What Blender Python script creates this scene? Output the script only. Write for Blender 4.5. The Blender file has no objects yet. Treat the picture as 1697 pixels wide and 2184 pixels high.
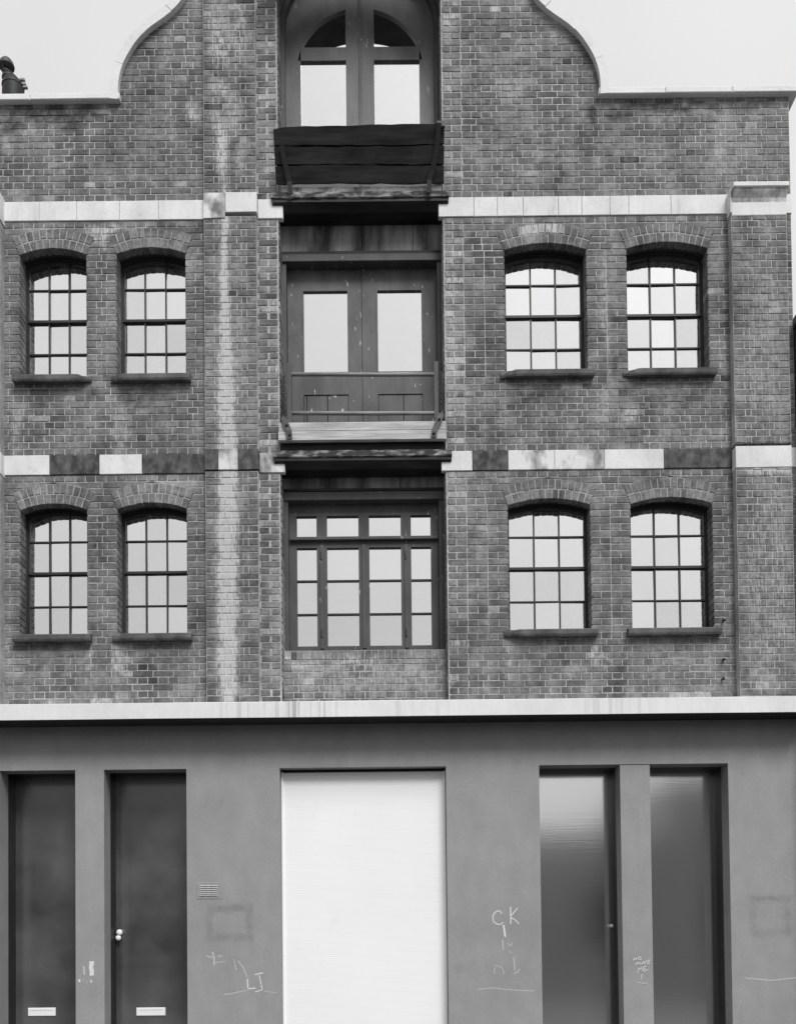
import bpy, math, random
import numpy as np
from mathutils import Matrix, Vector
rnd = random.Random(7)
sc = bpy.context.scene
COL = sc.collection

# ------------------------------------------------------------------ camera
CAM_D, FPX, TILT, ROLL, EYE, VPY, UC = 11.0, 2078.0, .0245, -.0105, 1.45, 1939.0, 848.5
cd = bpy.data.cameras.new('camera'); cam = bpy.data.objects.new('camera', cd); COL.objects.link(cam)
cd.sensor_fit = 'HORIZONTAL'; cd.sensor_width = 36; cd.lens = 36*FPX/1697
cd.shift_x = 0.0; cd.shift_y = (VPY-1091.5)/1697
cd.clip_start = .1; cd.clip_end = 2000
CAMM = Matrix.Rotation(math.pi/2+TILT, 4, 'X') @ Matrix.Rotation(ROLL, 4, 'Z')
cam.matrix_world = Matrix.Translation((0, -CAM_D, EYE)) @ CAMM
sc.camera = cam
def at(u, v, y=0.0):
    """survey: a point measured on the picture (1697 wide) -> metres on the plane at depth y"""
    d = CAMM.to_3x3() @ Vector(((u-UC)/FPX, -(v-VPY)/FPX, -1.0)); t = (y+CAM_D)/d.y
    return d.x*t, EYE+d.z*t
def nat(u, v, y=0.0): return at(u/1.2068, v/1.2068, y)

# ------------------------------------------------------------------ sky, sun, exposure
SUN_EL, SUN_AZ = math.radians(49), math.radians(22)
SKY_ZEN, SKY_STRENGTH = 7.3, .1
w = bpy.data.worlds.new('World'); sc.world = w; w.use_nodes = True
nt = w.node_tree; nt.nodes.clear()
sky = nt.nodes.new('ShaderNodeTexSky'); sky.sky_type = 'NISHITA'; sky.sun_disc = False
sky.sun_elevation = SUN_EL; sky.sun_rotation = math.pi-SUN_AZ; sky.dust_density = 4; sky.air_density = 1.5
bw = nt.nodes.new('ShaderNodeRGBToBW'); nt.links.new(sky.outputs[0], bw.inputs[0])
# thick even cloud over that sky: an overcast sky is up to three times brighter overhead than at the horizon
tc = nt.nodes.new('ShaderNodeTexCoord'); sp = nt.nodes.new('ShaderNodeSeparateXYZ'); nt.links.new(tc.outputs['Generated'], sp.inputs[0])
cl = nt.nodes.new('ShaderNodeMapRange'); cl.inputs[1].default_value = 0; cl.inputs[2].default_value = 1; cl.inputs[3].default_value = SKY_ZEN*.66; cl.inputs[4].default_value = SKY_ZEN
nt.links.new(sp.outputs[2], cl.inputs[0])
cn = nt.nodes.new('ShaderNodeTexNoise'); cn.inputs['Scale'].default_value = 1.7; cn.inputs['Detail'].default_value = 3; nt.links.new(tc.outputs['Generated'], cn.inputs['Vector'])
cr_ = nt.nodes.new('ShaderNodeMapRange'); cr_.inputs[1].default_value = .3; cr_.inputs[2].default_value = .7; cr_.inputs[3].default_value = .88; cr_.inputs[4].default_value = 1.12; nt.links.new(cn.outputs[0], cr_.inputs[0])
cm = nt.nodes.new('ShaderNodeMath'); cm.operation = 'MULTIPLY'; nt.links.new(cl.outputs[0], cm.inputs[0]); nt.links.new(cr_.outputs[0], cm.inputs[1]); cl = cm
mx = nt.nodes.new('ShaderNodeMath'); mx.operation = 'MULTIPLY_ADD'; mx.inputs[1].default_value = .12
nt.links.new(bw.outputs[0], mx.inputs[0]); nt.links.new(cl.outputs[0], mx.inputs[2])
bg = nt.nodes.new('ShaderNodeBackground'); bg.inputs[1].default_value = SKY_STRENGTH
nt.links.new(mx.outputs[0], bg.inputs[0])
wo = nt.nodes.new('ShaderNodeOutputWorld'); nt.links.new(bg.outputs[0], wo.inputs[0])
sd = bpy.data.lights.new('sun', 'SUN'); sd.energy = 2.5; sd.angle = math.radians(24); sd.color = (1, 1, 1)
so = bpy.data.objects.new('sun', sd); COL.objects.link(so); so.location = (12, -20, 30)
so.rotation_euler = (math.pi/2-SUN_EL, 0, SUN_AZ)
sc.view_settings.view_transform = 'Standard'; sc.view_settings.look = 'None'
sc.view_settings.exposure = .2; sc.view_settings.gamma = 1; sc.view_settings.use_curve_mapping = False
sc.render.engine = 'CYCLES'; sc.cycles.use_denoising = True
sc.cycles.max_bounces = 6; sc.cycles.diffuse_bounces = 3; sc.cycles.glossy_bounces = 4; sc.cycles.transparent_max_bounces = 8

# ------------------------------------------------------------------ mesh helpers
class MB:
    def __init__(s): s.v = []; s.f = []; s.t = []
    def add(s, vs, fs, tone=.5):
        n = len(s.v); s.v += [tuple(p) for p in vs]; s.f += [tuple(i+n for i in f) for f in fs]; s.t += [tone]*len(fs)
    def box(s, x0, x1, y0, y1, z0, z1, tone=.5):
        s.add([(x0,y0,z0),(x1,y0,z0),(x1,y1,z0),(x0,y1,z0),(x0,y0,z1),(x1,y0,z1),(x1,y1,z1),(x0,y1,z1)],
              [(0,1,5,4),(1,2,6,5),(2,3,7,6),(3,0,4,7),(4,5,6,7),(3,2,1,0)], tone)
    def cbox(s, x0, x1, y0, y1, z0, z1, c=.006, tone=.5, j=0.0, J=None):
        """box whose front (-y) edges are chamfered; j roughens the corners"""
        J = J or (lambda: rnd.uniform(-j, j))
        q = [(x0,z0),(x1,z0),(x1,z1),(x0,z1)]
        k = [(x0+c,z0+c),(x1-c,z0+c),(x1-c,z1-c),(x0+c,z1-c)]
        vs = [(a+J(), y0+J()*.5, b+J()) for a, b in k]+[(a, y0+c, b) for a, b in q]+[(a, y1, b) for a, b in q]
        fs = [(0,1,2,3)]
        for i in range(4):
            n = (i+1) % 4
            fs += [(4+i,4+n,n,i),(8+i,8+n,4+n,4+i)]
        fs.append((11,10,9,8))
        s.add(vs, fs, tone)
    def prism(s, pts, y0, y1, tone=.5):
        """xz polygon (counter-clockwise seen from -y) extruded in y"""
        n = len(pts)
        s.add([(x,y0,z) for x,z in pts]+[(x,y1,z) for x,z in pts],
              [tuple(range(n)), tuple(range(2*n-1, n-1, -1))]+[(i,n+i,n+(i+1)%n,(i+1)%n) for i in range(n)], tone)
    def tube(s, path, r, n=8, tone=.5, caps=True):
        path = [Vector(p) for p in path]; rings = []
        for i, p in enumerate(path):
            d = (path[min(i+1,len(path)-1)]-path[max(i-1,0)]).normalized()
            a = d.cross(Vector((0,0,1)) if abs(d.z) < .9 else Vector((0,1,0))).normalized(); b = d.cross(a)
            rr = r[i] if isinstance(r, (list,tuple)) else r
            rings.append([p+(a*math.cos(t)+b*math.sin(t))*rr for t in [2*math.pi*k/n for k in range(n)]])
        vs = [q for R in rings for q in R]; fs = []
        for i in range(len(path)-1):
            for k in range(n): fs.append((i*n+k, i*n+(k+1)%n, (i+1)*n+(k+1)%n, (i+1)*n+k))
        if caps: fs += [tuple(range(n-1,-1,-1)), tuple((len(path)-1)*n+k for k in range(n))]
        s.add(vs, fs, tone)
    def lathe(s, c, prof, n=16, axis='z', tone=.5):
        vs = []; fs = []
        for r, h in prof:
            for k in range(n):
                t = 2*math.pi*k/n
                if axis == 'z': vs.append((c[0]+r*math.cos(t), c[1]+r*math.sin(t), c[2]+h))
                else: vs.append((c[0]+r*math.cos(t), c[1]-h, c[2]+r*math.sin(t)))
        for i in range(len(prof)-1):
            for k in range(n): fs.append((i*n+k, i*n+(k+1)%n, (i+1)*n+(k+1)%n, (i+1)*n+k))
        fs += [tuple(range(n-1,-1,-1)), tuple((len(prof)-1)*n+k for k in range(n))]
        s.add(vs, fs, tone)
    def mesh(s, name, mat, stains=False, at_=(0,0)):
        me = bpy.data.meshes.new(name); me.from_pydata(s.v, [], s.f)
        if stains:
            P = np.array(s.v)[:, [0,2]]+np.array(at_)
            for nm, lst in (('lime_haze', WHITE), ('soot_shade', DARK)):
                a = me.attributes.new(nm, 'FLOAT', 'POINT'); a.data.foreach_set('value', stain(P, lst).astype(np.float32))
        a = me.attributes.new('tone', 'FLOAT', 'FACE'); a.data.foreach_set('value', s.t)
        if mat: me.materials.append(mat)
        me.update(); return me
    def build(s, name, mat, parent=None, smooth=False, stains=False, at_=(0,0), **props):
        me = s.mesh(name, mat, stains, at_)
        if smooth:
            for p in me.polygons: p.use_smooth = True
        return link(name, me, parent, **props)
def link(name, me, parent=None, **props):
    o = bpy.data.objects.new(name, me); COL.objects.link(o)
    if parent: o.parent = parent
    for k, v in props.items(): o[k] = v
    return o

# ------------------------------------------------------------------ materials
class N:
    """tiny node writer"""
    def __init__(s, name):
        s.m = bpy.data.materials.new(name); s.m.use_nodes = True; s.nt = s.m.node_tree; s.nt.nodes.clear()
        s.P = s.n('ShaderNodeNewGeometry').outputs['Position']
    def n(s, t, **kw):
        x = s.nt.nodes.new(t)
        for k, v in kw.items(): setattr(x, k, v)
        return x
    def put(s, sock, v):
        if hasattr(v, 'is_output'): s.nt.links.new(v, sock)
        elif isinstance(v, (tuple,list)) : sock.default_value = v
        else:
            try: sock.default_value = v
            except (TypeError, ValueError): sock.default_value = (v,v,v,1) if sock.type == 'RGBA' else (v,v,v)
    def math(s, op, a, b=0.0, c=None, clamp=False):
        x = s.n('ShaderNodeMath', operation=op, use_clamp=clamp)
        s.put(x.inputs[0], a); s.put(x.inputs[1], b)
        if c is not None: s.put(x.inputs[2], c)
        return x.outputs[0]
    def vec(s, op, a, b=(0,0,0), c=None):
        x = s.n('ShaderNodeVectorMath', operation=op); s.put(x.inputs[0], a); s.put(x.inputs[1], b)
        if c is not None: s.put(x.inputs[2], c)
        return x.outputs['Value'] if op == 'LENGTH' else x.outputs[0]
    def noise(s, scale, detail=3, stretch=(1,1,1), rough=.55, vec=None, off=(0,0,0)):
        v = s.vec('MULTIPLY_ADD', vec or s.P, stretch, off)
        x = s.n('ShaderNodeTexNoise'); s.put(x.inputs['Vector'], v); x.inputs['Scale'].default_value = scale
        x.inputs['Detail'].default_value = detail; x.inputs['Roughness'].default_value = rough
        return x.outputs[0]
    def rng(s, v, a, b, c, d, smooth=False):
        x = s.n('ShaderNodeMapRange'); x.interpolation_type = 'SMOOTHSTEP' if smooth else 'LINEAR'
        for i, q in enumerate((v,a,b,c,d)): s.put(x.inputs[i], q)
        return x.outputs[0]
    def mix(s, f, a, b): # scalar grey mix
        x = s.n('ShaderNodeMix', data_type='FLOAT'); s.put(x.inputs[0], f); s.put(x.inputs[2], a); s.put(x.inputs[3], b); return x.outputs[0]
    def ramp(s, v, stops):
        x = s.n('ShaderNodeValToRGB'); s.put(x.inputs[0], v); e = x.color_ramp.elements
        while len(e) < len(stops): e.new(.5)
        for i, (p, c) in enumerate(stops): e[i].position = p; e[i].color = (c,c,c,1)
        return x.outputs[0]
    def spots(s, lst, warp=.05):
        """sum of soft elliptical marks (x, z, half width, half height, strength) with ragged edges"""
        nz = s.n('ShaderNodeTexNoise'); nz.inputs['Scale'].default_value = 7; nz.inputs['Detail'].default_value = 3; s.put(nz.inputs['Vector'], s.P)
        pw = s.vec('MULTIPLY_ADD', s.vec('SUBTRACT', nz.outputs[1], (.5,.5,.5)), (warp*2,0,warp*2), s.P)
        tot = 0.0
        for x, z, hx, hz, amp in lst:
            d = s.vec('LENGTH', s.vec('MULTIPLY_ADD', pw, (1/hx,0,1/hz), (-x/hx,0,-z/hz)))
            m = s.rng(d, .35, 1.1, amp, 0, True)
            tot = s.math('ADD', tot, m)
        return tot
    def frame_mark(s, x0, x1, z0, z1, wd):
        cx, cz = (x0+x1)/2, (z0+z1)/2
        a = s.vec('ABSOLUTE', s.vec('SUBTRACT', s.P, (cx,0,cz))); sp = s.n('ShaderNodeSeparateXYZ'); s.put(sp.inputs[0], a)
        d = s.math('MAXIMUM', s.math('SUBTRACT', sp.outputs[0], (x1-x0)/2), s.math('SUBTRACT', sp.outputs[2], (z1-z0)/2))
        d = s.math('ABSOLUTE', d)
        return s.rng(s.math('ADD', d, s.math('MULTIPLY', s.math('SUBTRACT', s.noise(8,4), .5), .13)), 0, wd, 1, 0, True)
    def out(s, col, rough=.8, spec=.3, bump=None, bdist=.003, metal=0, coat=0):
        b = s.n('ShaderNodeBsdfPrincipled'); s.put(b.inputs['Base Color'], col); s.put(b.inputs['Roughness'], rough)
        s.put(b.inputs['Metallic'], metal); b.inputs['Specular IOR Level'].default_value = spec; b.inputs['Coat Weight'].default_value = coat
        if bump is not None:
            bp = s.n('ShaderNodeBump'); bp.inputs['Distance'].default_value = bdist; s.put(bp.inputs['Height'], bump); s.nt.links.new(bp.outputs[0], b.inputs['Normal'])
        o = s.n('ShaderNodeOutputMaterial'); s.nt.links.new(b.outputs[0], o.inputs[0]); return s.m

def ell(u, v, hu, hv, a, y=0.0):
    x, z = at(u, v, y); return (x, z, hu*.0054, hv*.0054, a)
WHITE = [ell(*q) for q in [  # lime stains, plus a pale spot painting haze at the upper right
 (475,330,15,90,1.01),(481,470,9,80,1.16),(480,590,9,90,1.59),(482,700,13,110,1.45),(484,830,20,130,1.45),(487,980,23,150,1.52),(487,1130,25,150,1.52),(487,1280,25,150,1.52),(487,1420,23,110,1.38),
 (455,50,22,60,.4),(465,120,26,50,.5),(505,90,40,70,.3),(468,195,28,22,.55),(500,240,25,60,.3),(520,330,22,60,.25),(460,270,14,40,.35),(570,330,18,60,.35),(565,520,16,160,.25),
 (205,497,28,20,.75),(240,487,30,12,.6),(300,488,40,10,.35),(222,505,5,40,.6),(190,1410,7,65,.7),(250,1420,19,60,.5),(1087,1420,9,60,.35),(1268,1390,8,45,.65),
 (1288,640,9,150,.42),(1300,760,7,120,.3),(1155,488,55,11,.9),(1125,495,20,14,.6),(1345,885,22,25,.4),(1300,890,50,30,.25),(258,930,22,70,.3),(35,930,16,80,.3),
 (410,238,16,24,.6),(965,560,18,160,.25),(965,760,18,160,.3),(1630,1012,55,8,.9),(1690,1050,7,60,.5),(1180,700,14,90,.18),(1130,640,8,100,.2),
 (640,1412,30,8,.6),(740,1400,90,14,.45),(775,1440,190,55,.30),(1630,1250,75,300,.26),(1622,750,75,320,.18),(1560,300,150,110,.14),(1440,960,200,60,.10),(1540,920,60,16,.25),(1460,1485,90,6,.5),(240,1492,90,6,.55),(650,1492,20,5,.3),(970,280,20,120,.2)]]
DARK = [ell(*q) for q in [  # wall soot, plus coping shade painted along the gable edges
 (60,236,80,22,1.1),(170,238,80,24,1.2),(20,266,40,18,1.0),(145,266,45,14,1.2),(100,250,60,24,.7),(235,300,18,60,.4),(285,130,14,60,.6),(330,75,30,24,.5),(262,190,10,60,.6),(1240,110,24,50,.5),(1270,180,14,60,.5),(255,215,10,22,.7),(1262,240,14,34,1.2),(1400,226,130,16,1.2),(1560,224,140,14,.9),(1330,244,50,10,.9),(1300,245,40,18,.3),
 (112,842,85,20,.55),(320,845,80,26,.6),(270,850,28,18,.6),(200,835,26,28,.7),(190,560,26,90,.25),(1120,850,55,42,.5),(1180,842,70,30,.45),(1440,845,95,32,.5),
 (1058,790,22,40,.5),(1325,835,14,30,.6),(105,1395,80,30,.3),(330,1400,70,50,.28),(1180,1395,75,30,.35),(1430,1385,85,25,.35),(1050,730,20,90,.35),
 (520,195,16,40,.5),(525,458,26,6,.9),(465,455,12,40,.5),(620,1440,300,30,.12),(1630,1487,80,7,.7),(1210,520,60,20,.2),(360,350,60,60,.2),(270,310,14,90,.3),(1240,330,30,60,.3),
 (1460,150,10,10,.1),(1590,460,22,8,.6),(440,130,10,80,.4),(545,150,6,150,.3)]]

def stain(P, lst):
    """sum of soft elliptical marks on the wall at points P (x, z)"""
    tot = np.zeros(len(P))
    wx = .012*np.sin(P[:,1]*13+P[:,0]*7)+.012*np.sin(P[:,1]*41+P[:,0]*23); wz = .05*np.sin(P[:,0]*17+1)+.03*np.sin(P[:,0]*47+P[:,1]*5)
    for x, z, hx, hz, amp in lst:
        k = min(1, hx/.12)
        d = np.hypot((P[:,0]+wx*k-x)/hx, (P[:,1]+wz*min(1,hz/.2)-z)/hz); t = np.clip((1.1-d)/.75, 0, 1)
        tot += amp*t*t*(3-2*t)
    return tot
def attr(s, nm, kind='GEOMETRY'):
    a = s.n('ShaderNodeAttribute'); a.attribute_name = nm; a.attribute_type = kind; return a.outputs['Fac']
def brick_mat(name, single):
    s = N(name)
    k = 'OBJECT' if single else 'GEOMETRY'
    t = s.rng(s.n('ShaderNodeObjectInfo').outputs['Random'], 0, 1, .2, .8) if single else attr(s, 'tone')
    base = s.ramp(t, [(0,.065),(.15,.112),(.5,.158),(.85,.205),(1,.32)])
    blot = s.rng(s.noise(1.9, 5), .3, .7, .60, 1.42); fine = s.rng(s.noise(55, 2), .25, .75, .74, 1.26)
    grain = s.math('MULTIPLY', s.rng(s.noise(15, 3), .3, .7, .80, 1.2), s.rng(s.noise(6.5, 5, rough=.65, off=(2,0,5)), .3, .7, .70, 1.32))
    runs = s.rng(s.noise(3.2, 4, (1,1,.13), off=(7,0,0)), .32, .68, .72, 1.25)
    col = s.math('MULTIPLY', s.math('MULTIPLY', s.math('MULTIPLY', base, runs), blot), s.math('MULTIPLY', fine, grain))
    st = s.rng(s.noise(52, 3, (1.6,1,.14)), .40, .58, .32, 1.8)
    wf = s.math('MULTIPLY', attr(s, 'lime_haze', k), s.math('MULTIPLY', st, s.rng(grain, .8, 1.15, .5, 1.15)), clamp=True)
    bl = s.rng(s.noise(4.2, 5), .53, .78, 0, .42)          # faint lime bloom wandering over the whole wall
    wf = s.math('MAXIMUM', s.math('MINIMUM', wf, .92), bl)
    df = s.math('MULTIPLY', attr(s, 'soot_shade', k), s.rng(s.noise(13, 3), .3, .6, .3, 1.1), clamp=True)
    col = s.mix(s.math('MULTIPLY', df, .82), col, .04)
    col = s.mix(wf, col, .52)
    return s.out(col, .92, .15, fine, .0015)
M = {}
M['brick'] = brick_mat('brick_fired_clay', False); M['brick1'] = brick_mat('brick_fired_clay_single', True)
s = N('lime_mortar')
b = s.math('MULTIPLY', s.rng(s.noise(2.3,4), .3, .7, .30, .50), s.rng(s.noise(30,2), .3, .7, .72, 1.2))
b = s.mix(s.rng(s.noise(1.25,4,off=(4,0,2)), .50, .66, 0, .62), b, .17)
b = s.mix(s.math('MULTIPLY', attr(s, 'soot_shade'), .75, clamp=True), b, .07); b = s.mix(s.math('MULTIPLY', attr(s, 'lime_haze'), .85, clamp=True), b, .56)
M['mortar'] = s.out(b, .95, .1)

def stone(name, a, b, lo, hi, scale=3.5, st=(1,1,.6)):
    s = N(name); n = s.noise(scale, 6, st); f = s.noise(40, 4)
    c = s.math('MULTIPLY', s.rng(n, lo, hi, a, b), s.rng(f, .3, .7, .95, 1.04))
    return s.out(c, .85, .2, f, .002)
s = N('pale_stone'); f = s.noise(40,4)
c = s.math('MULTIPLY', s.rng(s.noise(2.6,5,(1,1,.6)), .3, .65, .60, .76), s.rng(f, .3, .7, .95, 1.04))
c = s.mix(s.rng(s.noise(12,6,(1,1,.5),rough=.7), .58, .72, 0, .38), c, .30)
c = s.mix(s.rng(s.noise(9,4,(1,1,.12)), .56, .75, 0, .30), c, .36)
M['stone'] = s.out(c, .85, .2, f, .002)
M['stone_grime'] = stone('sooty_stone', .045, .15, .36, .72, 13)
M['stone_half'] = stone('half_weathered_stone', .18, .70, .38, .56, 4.5)
s = N('coping_stone'); f = s.noise(40,4)
c = s.math('MULTIPLY', s.rng(s.noise(2,5), .3, .7, .64, .78), s.rng(f, .3, .7, .95, 1.04))
c = s.mix(s.rng(s.noise(8,6,rough=.7), .55, .72, 0, .35), c, .34); M['coping'] = s.out(c, .85, .2, f, .002)
M['sill'] = stone('sill_stone', .06, .17, .3, .7, 6)
M['ledge'] = stone('ledge_stone', .05, .40, .47, .70, 14, (.5,1,1.4))

s = N('grey_masonry_paint')
b = s.math('MULTIPLY', s.rng(s.noise(1.1,6), .3, .7, .285, .33), s.math('MULTIPLY', s.rng(s.noise(38,3), .3, .7, .95, 1.05), s.rng(s.noise(5,5,(1,1,.6)), .3, .7, .94, 1.06)))
x0, z1 = nat(533,2330); x1, z0 = nat(650,2425); fm = s.frame_mark(x0+.03, x1-.03, z0+.05, z1-.03, .075)
X0, Z1 = nat(1925,2308); X1, Z0 = nat(2036,2408); fm2 = s.frame_mark(X0+.03, X1-.03, Z0+.03, Z1-.03, .08)
fm = s.math('MULTIPLY', s.math('ADD', fm, s.math('MULTIPLY', fm2, .75)), s.rng(s.noise(9,4,off=(3,0,1)), .3, .62, .25, 1))
sm = s.spots([ell(500,2050,50,16,.16),ell(490,1940,45,8,.3),ell(540,2090,30,30,-.25),ell(480,1912,60,14,-.1),ell(1640,1915,45,7,.5),ell(1060,2090,60,60,-.08)], .08)
dirt = s.math('MULTIPLY', s.math('ADD', fm, sm), .42, clamp=True)
b = s.mix(dirt, b, .15)
speck = s.rng(s.noise(75, 2, rough=.3), .775, .80, 0, .6); b = s.mix(speck, b, .12)
dr = s.rng(s.noise(7, 4, (1,1,.12)), .58, .85, 0, .22); b = s.mix(dr, b, .42)
scf = s.rng(s.noise(2.6,7,(1,1,.7),rough=.7,off=(1,0,9)), .60, .74, 0, .35); b = s.mix(scf, b, .20)
sc2 = s.rng(s.noise(3.4,7,rough=.72,off=(5,0,3)), .63, .75, 0, .30); b = s.mix(sc2, b, .52)
M['render'] = s.out(b, .75, .25, s.math('ADD', s.noise(180,3), s.math('MULTIPLY', s.noise(6,4,(1,1,.5)), 3.0)), .0012)

s = N('white_fascia_paint')
b = s.math('MULTIPLY', s.rng(s.noise(1.5,5), .3, .7, .70, .78), s.rng(s.noise(14,6,(1,1,.4),rough=.7), .35, .7, 1.03, .93))
fx, fz = at(630,1512,-.36)
streak = s.math('MULTIPLY', s.rng(s.noise(26, 3, (1,1,.015)), .50, .70, 0, 1), s.spots([(fx,fz,.55,.5,.8),(at(520,1512,-.36)[0],fz,.35,.5,.35),(at(1320,1512,-.36)[0],fz,.5,.5,.3),(at(900,1512,-.36)[0],fz,.6,.5,.25)], .0))
b = s.mix(s.math('MINIMUM', streak, .62), b, .22)
M['fascia'] = s.out(b, .6, .3)

def paint(name, a, b, rough=.5, chips=0.0, scale=4):
    s = N(name); n = s.noise(scale, 5, (1,1,.5)); c = s.rng(n, .3, .7, a, b)
    g = s.noise(60, 3, (1,1,.08)); c = s.math('MULTIPLY', c, s.rng(g, .3, .7, .9, 1.1))
    if chips:
        c = s.mix(s.math('MULTIPLY', s.rng(s.noise(20,4,(1,1,.35)), 0.65 if chips > .7 else .67, .68 if chips > .7 else .71, 0, 1), chips), c, .55)
    return s.out(c, rough, .4, g, .001)
M['frame'] = paint('dull_grey_frame_paint', .05, .085, .6, .5)
M['door_up'] = paint('weathered_door_paint', .055, .12, .6, .8)
M['door_dark'] = paint('upper_door_paint', .075, .13, .5, .25)
M['sash'] = paint('dark_sash_paint', .014, .03, .5)
s = N('tarred_timber'); g = s.noise(5, 6, (.35,1,2.6))
M['tar'] = s.out(s.rng(g, .35, .72, .006, .032), .6, .3, g, .006)
s = N('bare_weathered_timber'); g = s.noise(6, 6, (.4,1,3.5)); h = s.noise(50, 3, (.06,1,1.5))
M['timber'] = s.out(s.math('MULTIPLY', s.rng(g, .3, .7, .34, .58), s.rng(h, .3, .7, .8, 1.15)), .85, .2, h, .003)
s = N('iron'); M['iron'] = s.out(s.rng(s.noise(25,4), .3, .7, .03, .085), .6, .4, s.noise(60,3), .002)
s = N('iron_rail'); M['rail'] = s.out(s.rng(s.noise(18,4,(.2,1,1)), .3, .7, .16, .30), .55, .4)
s = N('stained_lintel'); st = s.noise(4.5, 4, (1,1,.18)); M['lintel'] = s.out(s.rng(st, .36, .66, .035, .27), .8, .2, s.noise(30,3), .002)
s = N('dark_gloss_door_paint'); M['gloss'] = s.out(s.rng(s.noise(1.0,5), .3, .7, .05, .11), s.rng(s.noise(1.3,4),.3,.7,.22,.40), .8, s.noise(2,2,(.6,1,1.5)), .002)
def glass(name, fac, rough, ripple, dark, bs):
    s = N(name); gl = s.n('ShaderNodeBsdfGlossy'); gl.inputs['Roughness'].default_value = rough
    s.put(gl.inputs['Color'], .96)
    bp = s.n('ShaderNodeBump'); bp.inputs['Distance'].default_value = ripple; s.put(bp.inputs['Height'], s.noise(bs[0], 2, bs[1:])); s.nt.links.new(bp.outputs[0], gl.inputs['Normal'])
    if dark is None: o2 = s.n('ShaderNodeBsdfTransparent'); s.put(o2.inputs[0], .93)
    else: o2 = s.n('ShaderNodeBsdfDiffuse'); s.put(o2.inputs[0], s.rng(s.noise(1.4,5,off=(3,0,6)), .32, .68, *dark) if isinstance(dark, tuple) else dark)
    m = s.n('ShaderNodeMixShader'); s.put(m.inputs[0], attr(s, 'refl', 'OBJECT') if dark is None else fac); s.nt.links.new(o2.outputs[0], m.inputs[1]); s.nt.links.new(gl.outputs[0], m.inputs[2])
    o = s.n('ShaderNodeOutputMaterial'); s.nt.links.new(m.outputs[0], o.inputs[0]); return s.m
M['gloss'] = glass('dark_gloss_door_paint', .26, .20, .0015, (.03,.12), (1.6,.7,1,1))  # cloudy base tones paint soft reflections into the door colour
M['glass'] = glass('window_glass', .70, .0, .0016, None, (2.2,1,1,1))
M['reeded'] = glass('reeded_door_glass', .78, .12, .0002, .17, (34,.05,1,3.2))
s = N('white_shutter_enamel'); M['shutter'] = s.out(s.mix(s.rng(s.noise(4,7,(1,1,.6),rough=.7), .60, .75, 0, .12), s.rng(s.noise(.8,4), .3, .7, .88, .93), .5), .5, .35)
s = N('white_enamel'); M['white'] = s.out(.92, .3, .5)
s = N('white_cotton'); M['cloth'] = s.out(.85, .8, .2)
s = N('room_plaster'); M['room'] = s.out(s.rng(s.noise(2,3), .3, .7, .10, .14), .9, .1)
s = N('roof_felt'); M['felt'] = s.out(s.rng(s.noise(5,4), .3, .7, .05, .09), .9, .1)
s = N('chalk')
b = s.n('ShaderNodeBsdfDiffuse'); s.put(b.inputs[0], .78); tr = s.n('ShaderNodeBsdfTransparent'); mm = s.n('ShaderNodeMixShader')
a_ = s.n('ShaderNodeAttribute'); a_.attribute_name = 'tone'
s.put(mm.inputs[0], s.math('MULTIPLY', s.rng(s.noise(90,4),  .28, .50, .45, 1.3), s.math('MULTIPLY', a_.outputs['Fac'], .78), clamp=True)); s.nt.links.new(tr.outputs[0], mm.inputs[1]); s.nt.links.new(b.outputs[0], mm.inputs[2])
o_ = s.n('ShaderNodeOutputMaterial'); s.nt.links.new(mm.outputs[0], o_.inputs[0]); M['chalk'] = s.m
s = N('paving'); M['paving'] = s.out(s.rng(s.noise(3,5), .3, .7, .11, .15), .85, .2)
s = N('asphalt'); M['asphalt'] = s.out(s.rng(s.noise(30,4), .3, .7, .05, .09), .9, .2)
s = N('opposite_wall'); M['opp'] = s.out(s.rng(s.noise(.6,5), .3, .7, .17, .28), .9, .1)
s = N('opposite_glass'); M['oppglass'] = s.out(.03, .1, .5)
s = N('pale_cap_metal'); M['cap'] = s.out(.30, .6, .3)

# ------------------------------------------------------------------ ground and street
def sheet(name, x0, x1, y0, y1, z, mat, kind='structure', th=None):
    m = MB()
    if th: m.box(x0, x1, y0, y1, z-th, z)
    else: m.add([(x0,y0,z),(x1,y0,z),(x1,y1,z),(x0,y1,z)], [(0,1,2,3)])
    return m.build(name, mat, kind=kind)
sheet('ground', -400, 400, -400, 400, -.16, M['asphalt'])
sheet('road', -120, 120, -10.6, -2.4, -.12, M['asphalt'])
sheet('pavement', -120, 120, -2.4, 9, 0.0, M['paving'], th=.15)
sheet('pavement', -120, 120, -14.2, -10.6, 0.0, M['paving'], th=.15)
OPP = [(-30,-3.0,6.1,'long grey rendered building across the street'), (-2.9,7.3,4.0,'low grey workshop across the street facing the shutter'), (7.4,34,5.5,'taller grey rendered building across the street')]
for x0, x1, h, lab in OPP:
    ob = link('opposite_building', None, label=lab, category='building', group='buildings across the street'); ob.location = ((x0+x1)/2, -14.2, 0)
    def loc(m): m.v = [(x-ob.location.x, y-ob.location.y, z) for x, y, z in m.v]; return m
    m = MB(); m.box(x0, x1, -24, -14.2, 0, h); loc(m).build('wall', M['opp'], ob)
    m = MB(); m.box(x0-.03, x1+.03, -24.05, -14.08, h, h+.18); loc(m).build('coping', M['stone'], ob)
    n = max(2, int((x1-x0)/3.2))
    for i in range(n):
        cx = x0+(i+.5)*(x1-x0)/n
        m = MB(); m.box(cx-.7, cx+.7, -14.18, -14.14, 1.0, 2.6); loc(m).build('window', M['oppglass'], ob)

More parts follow.
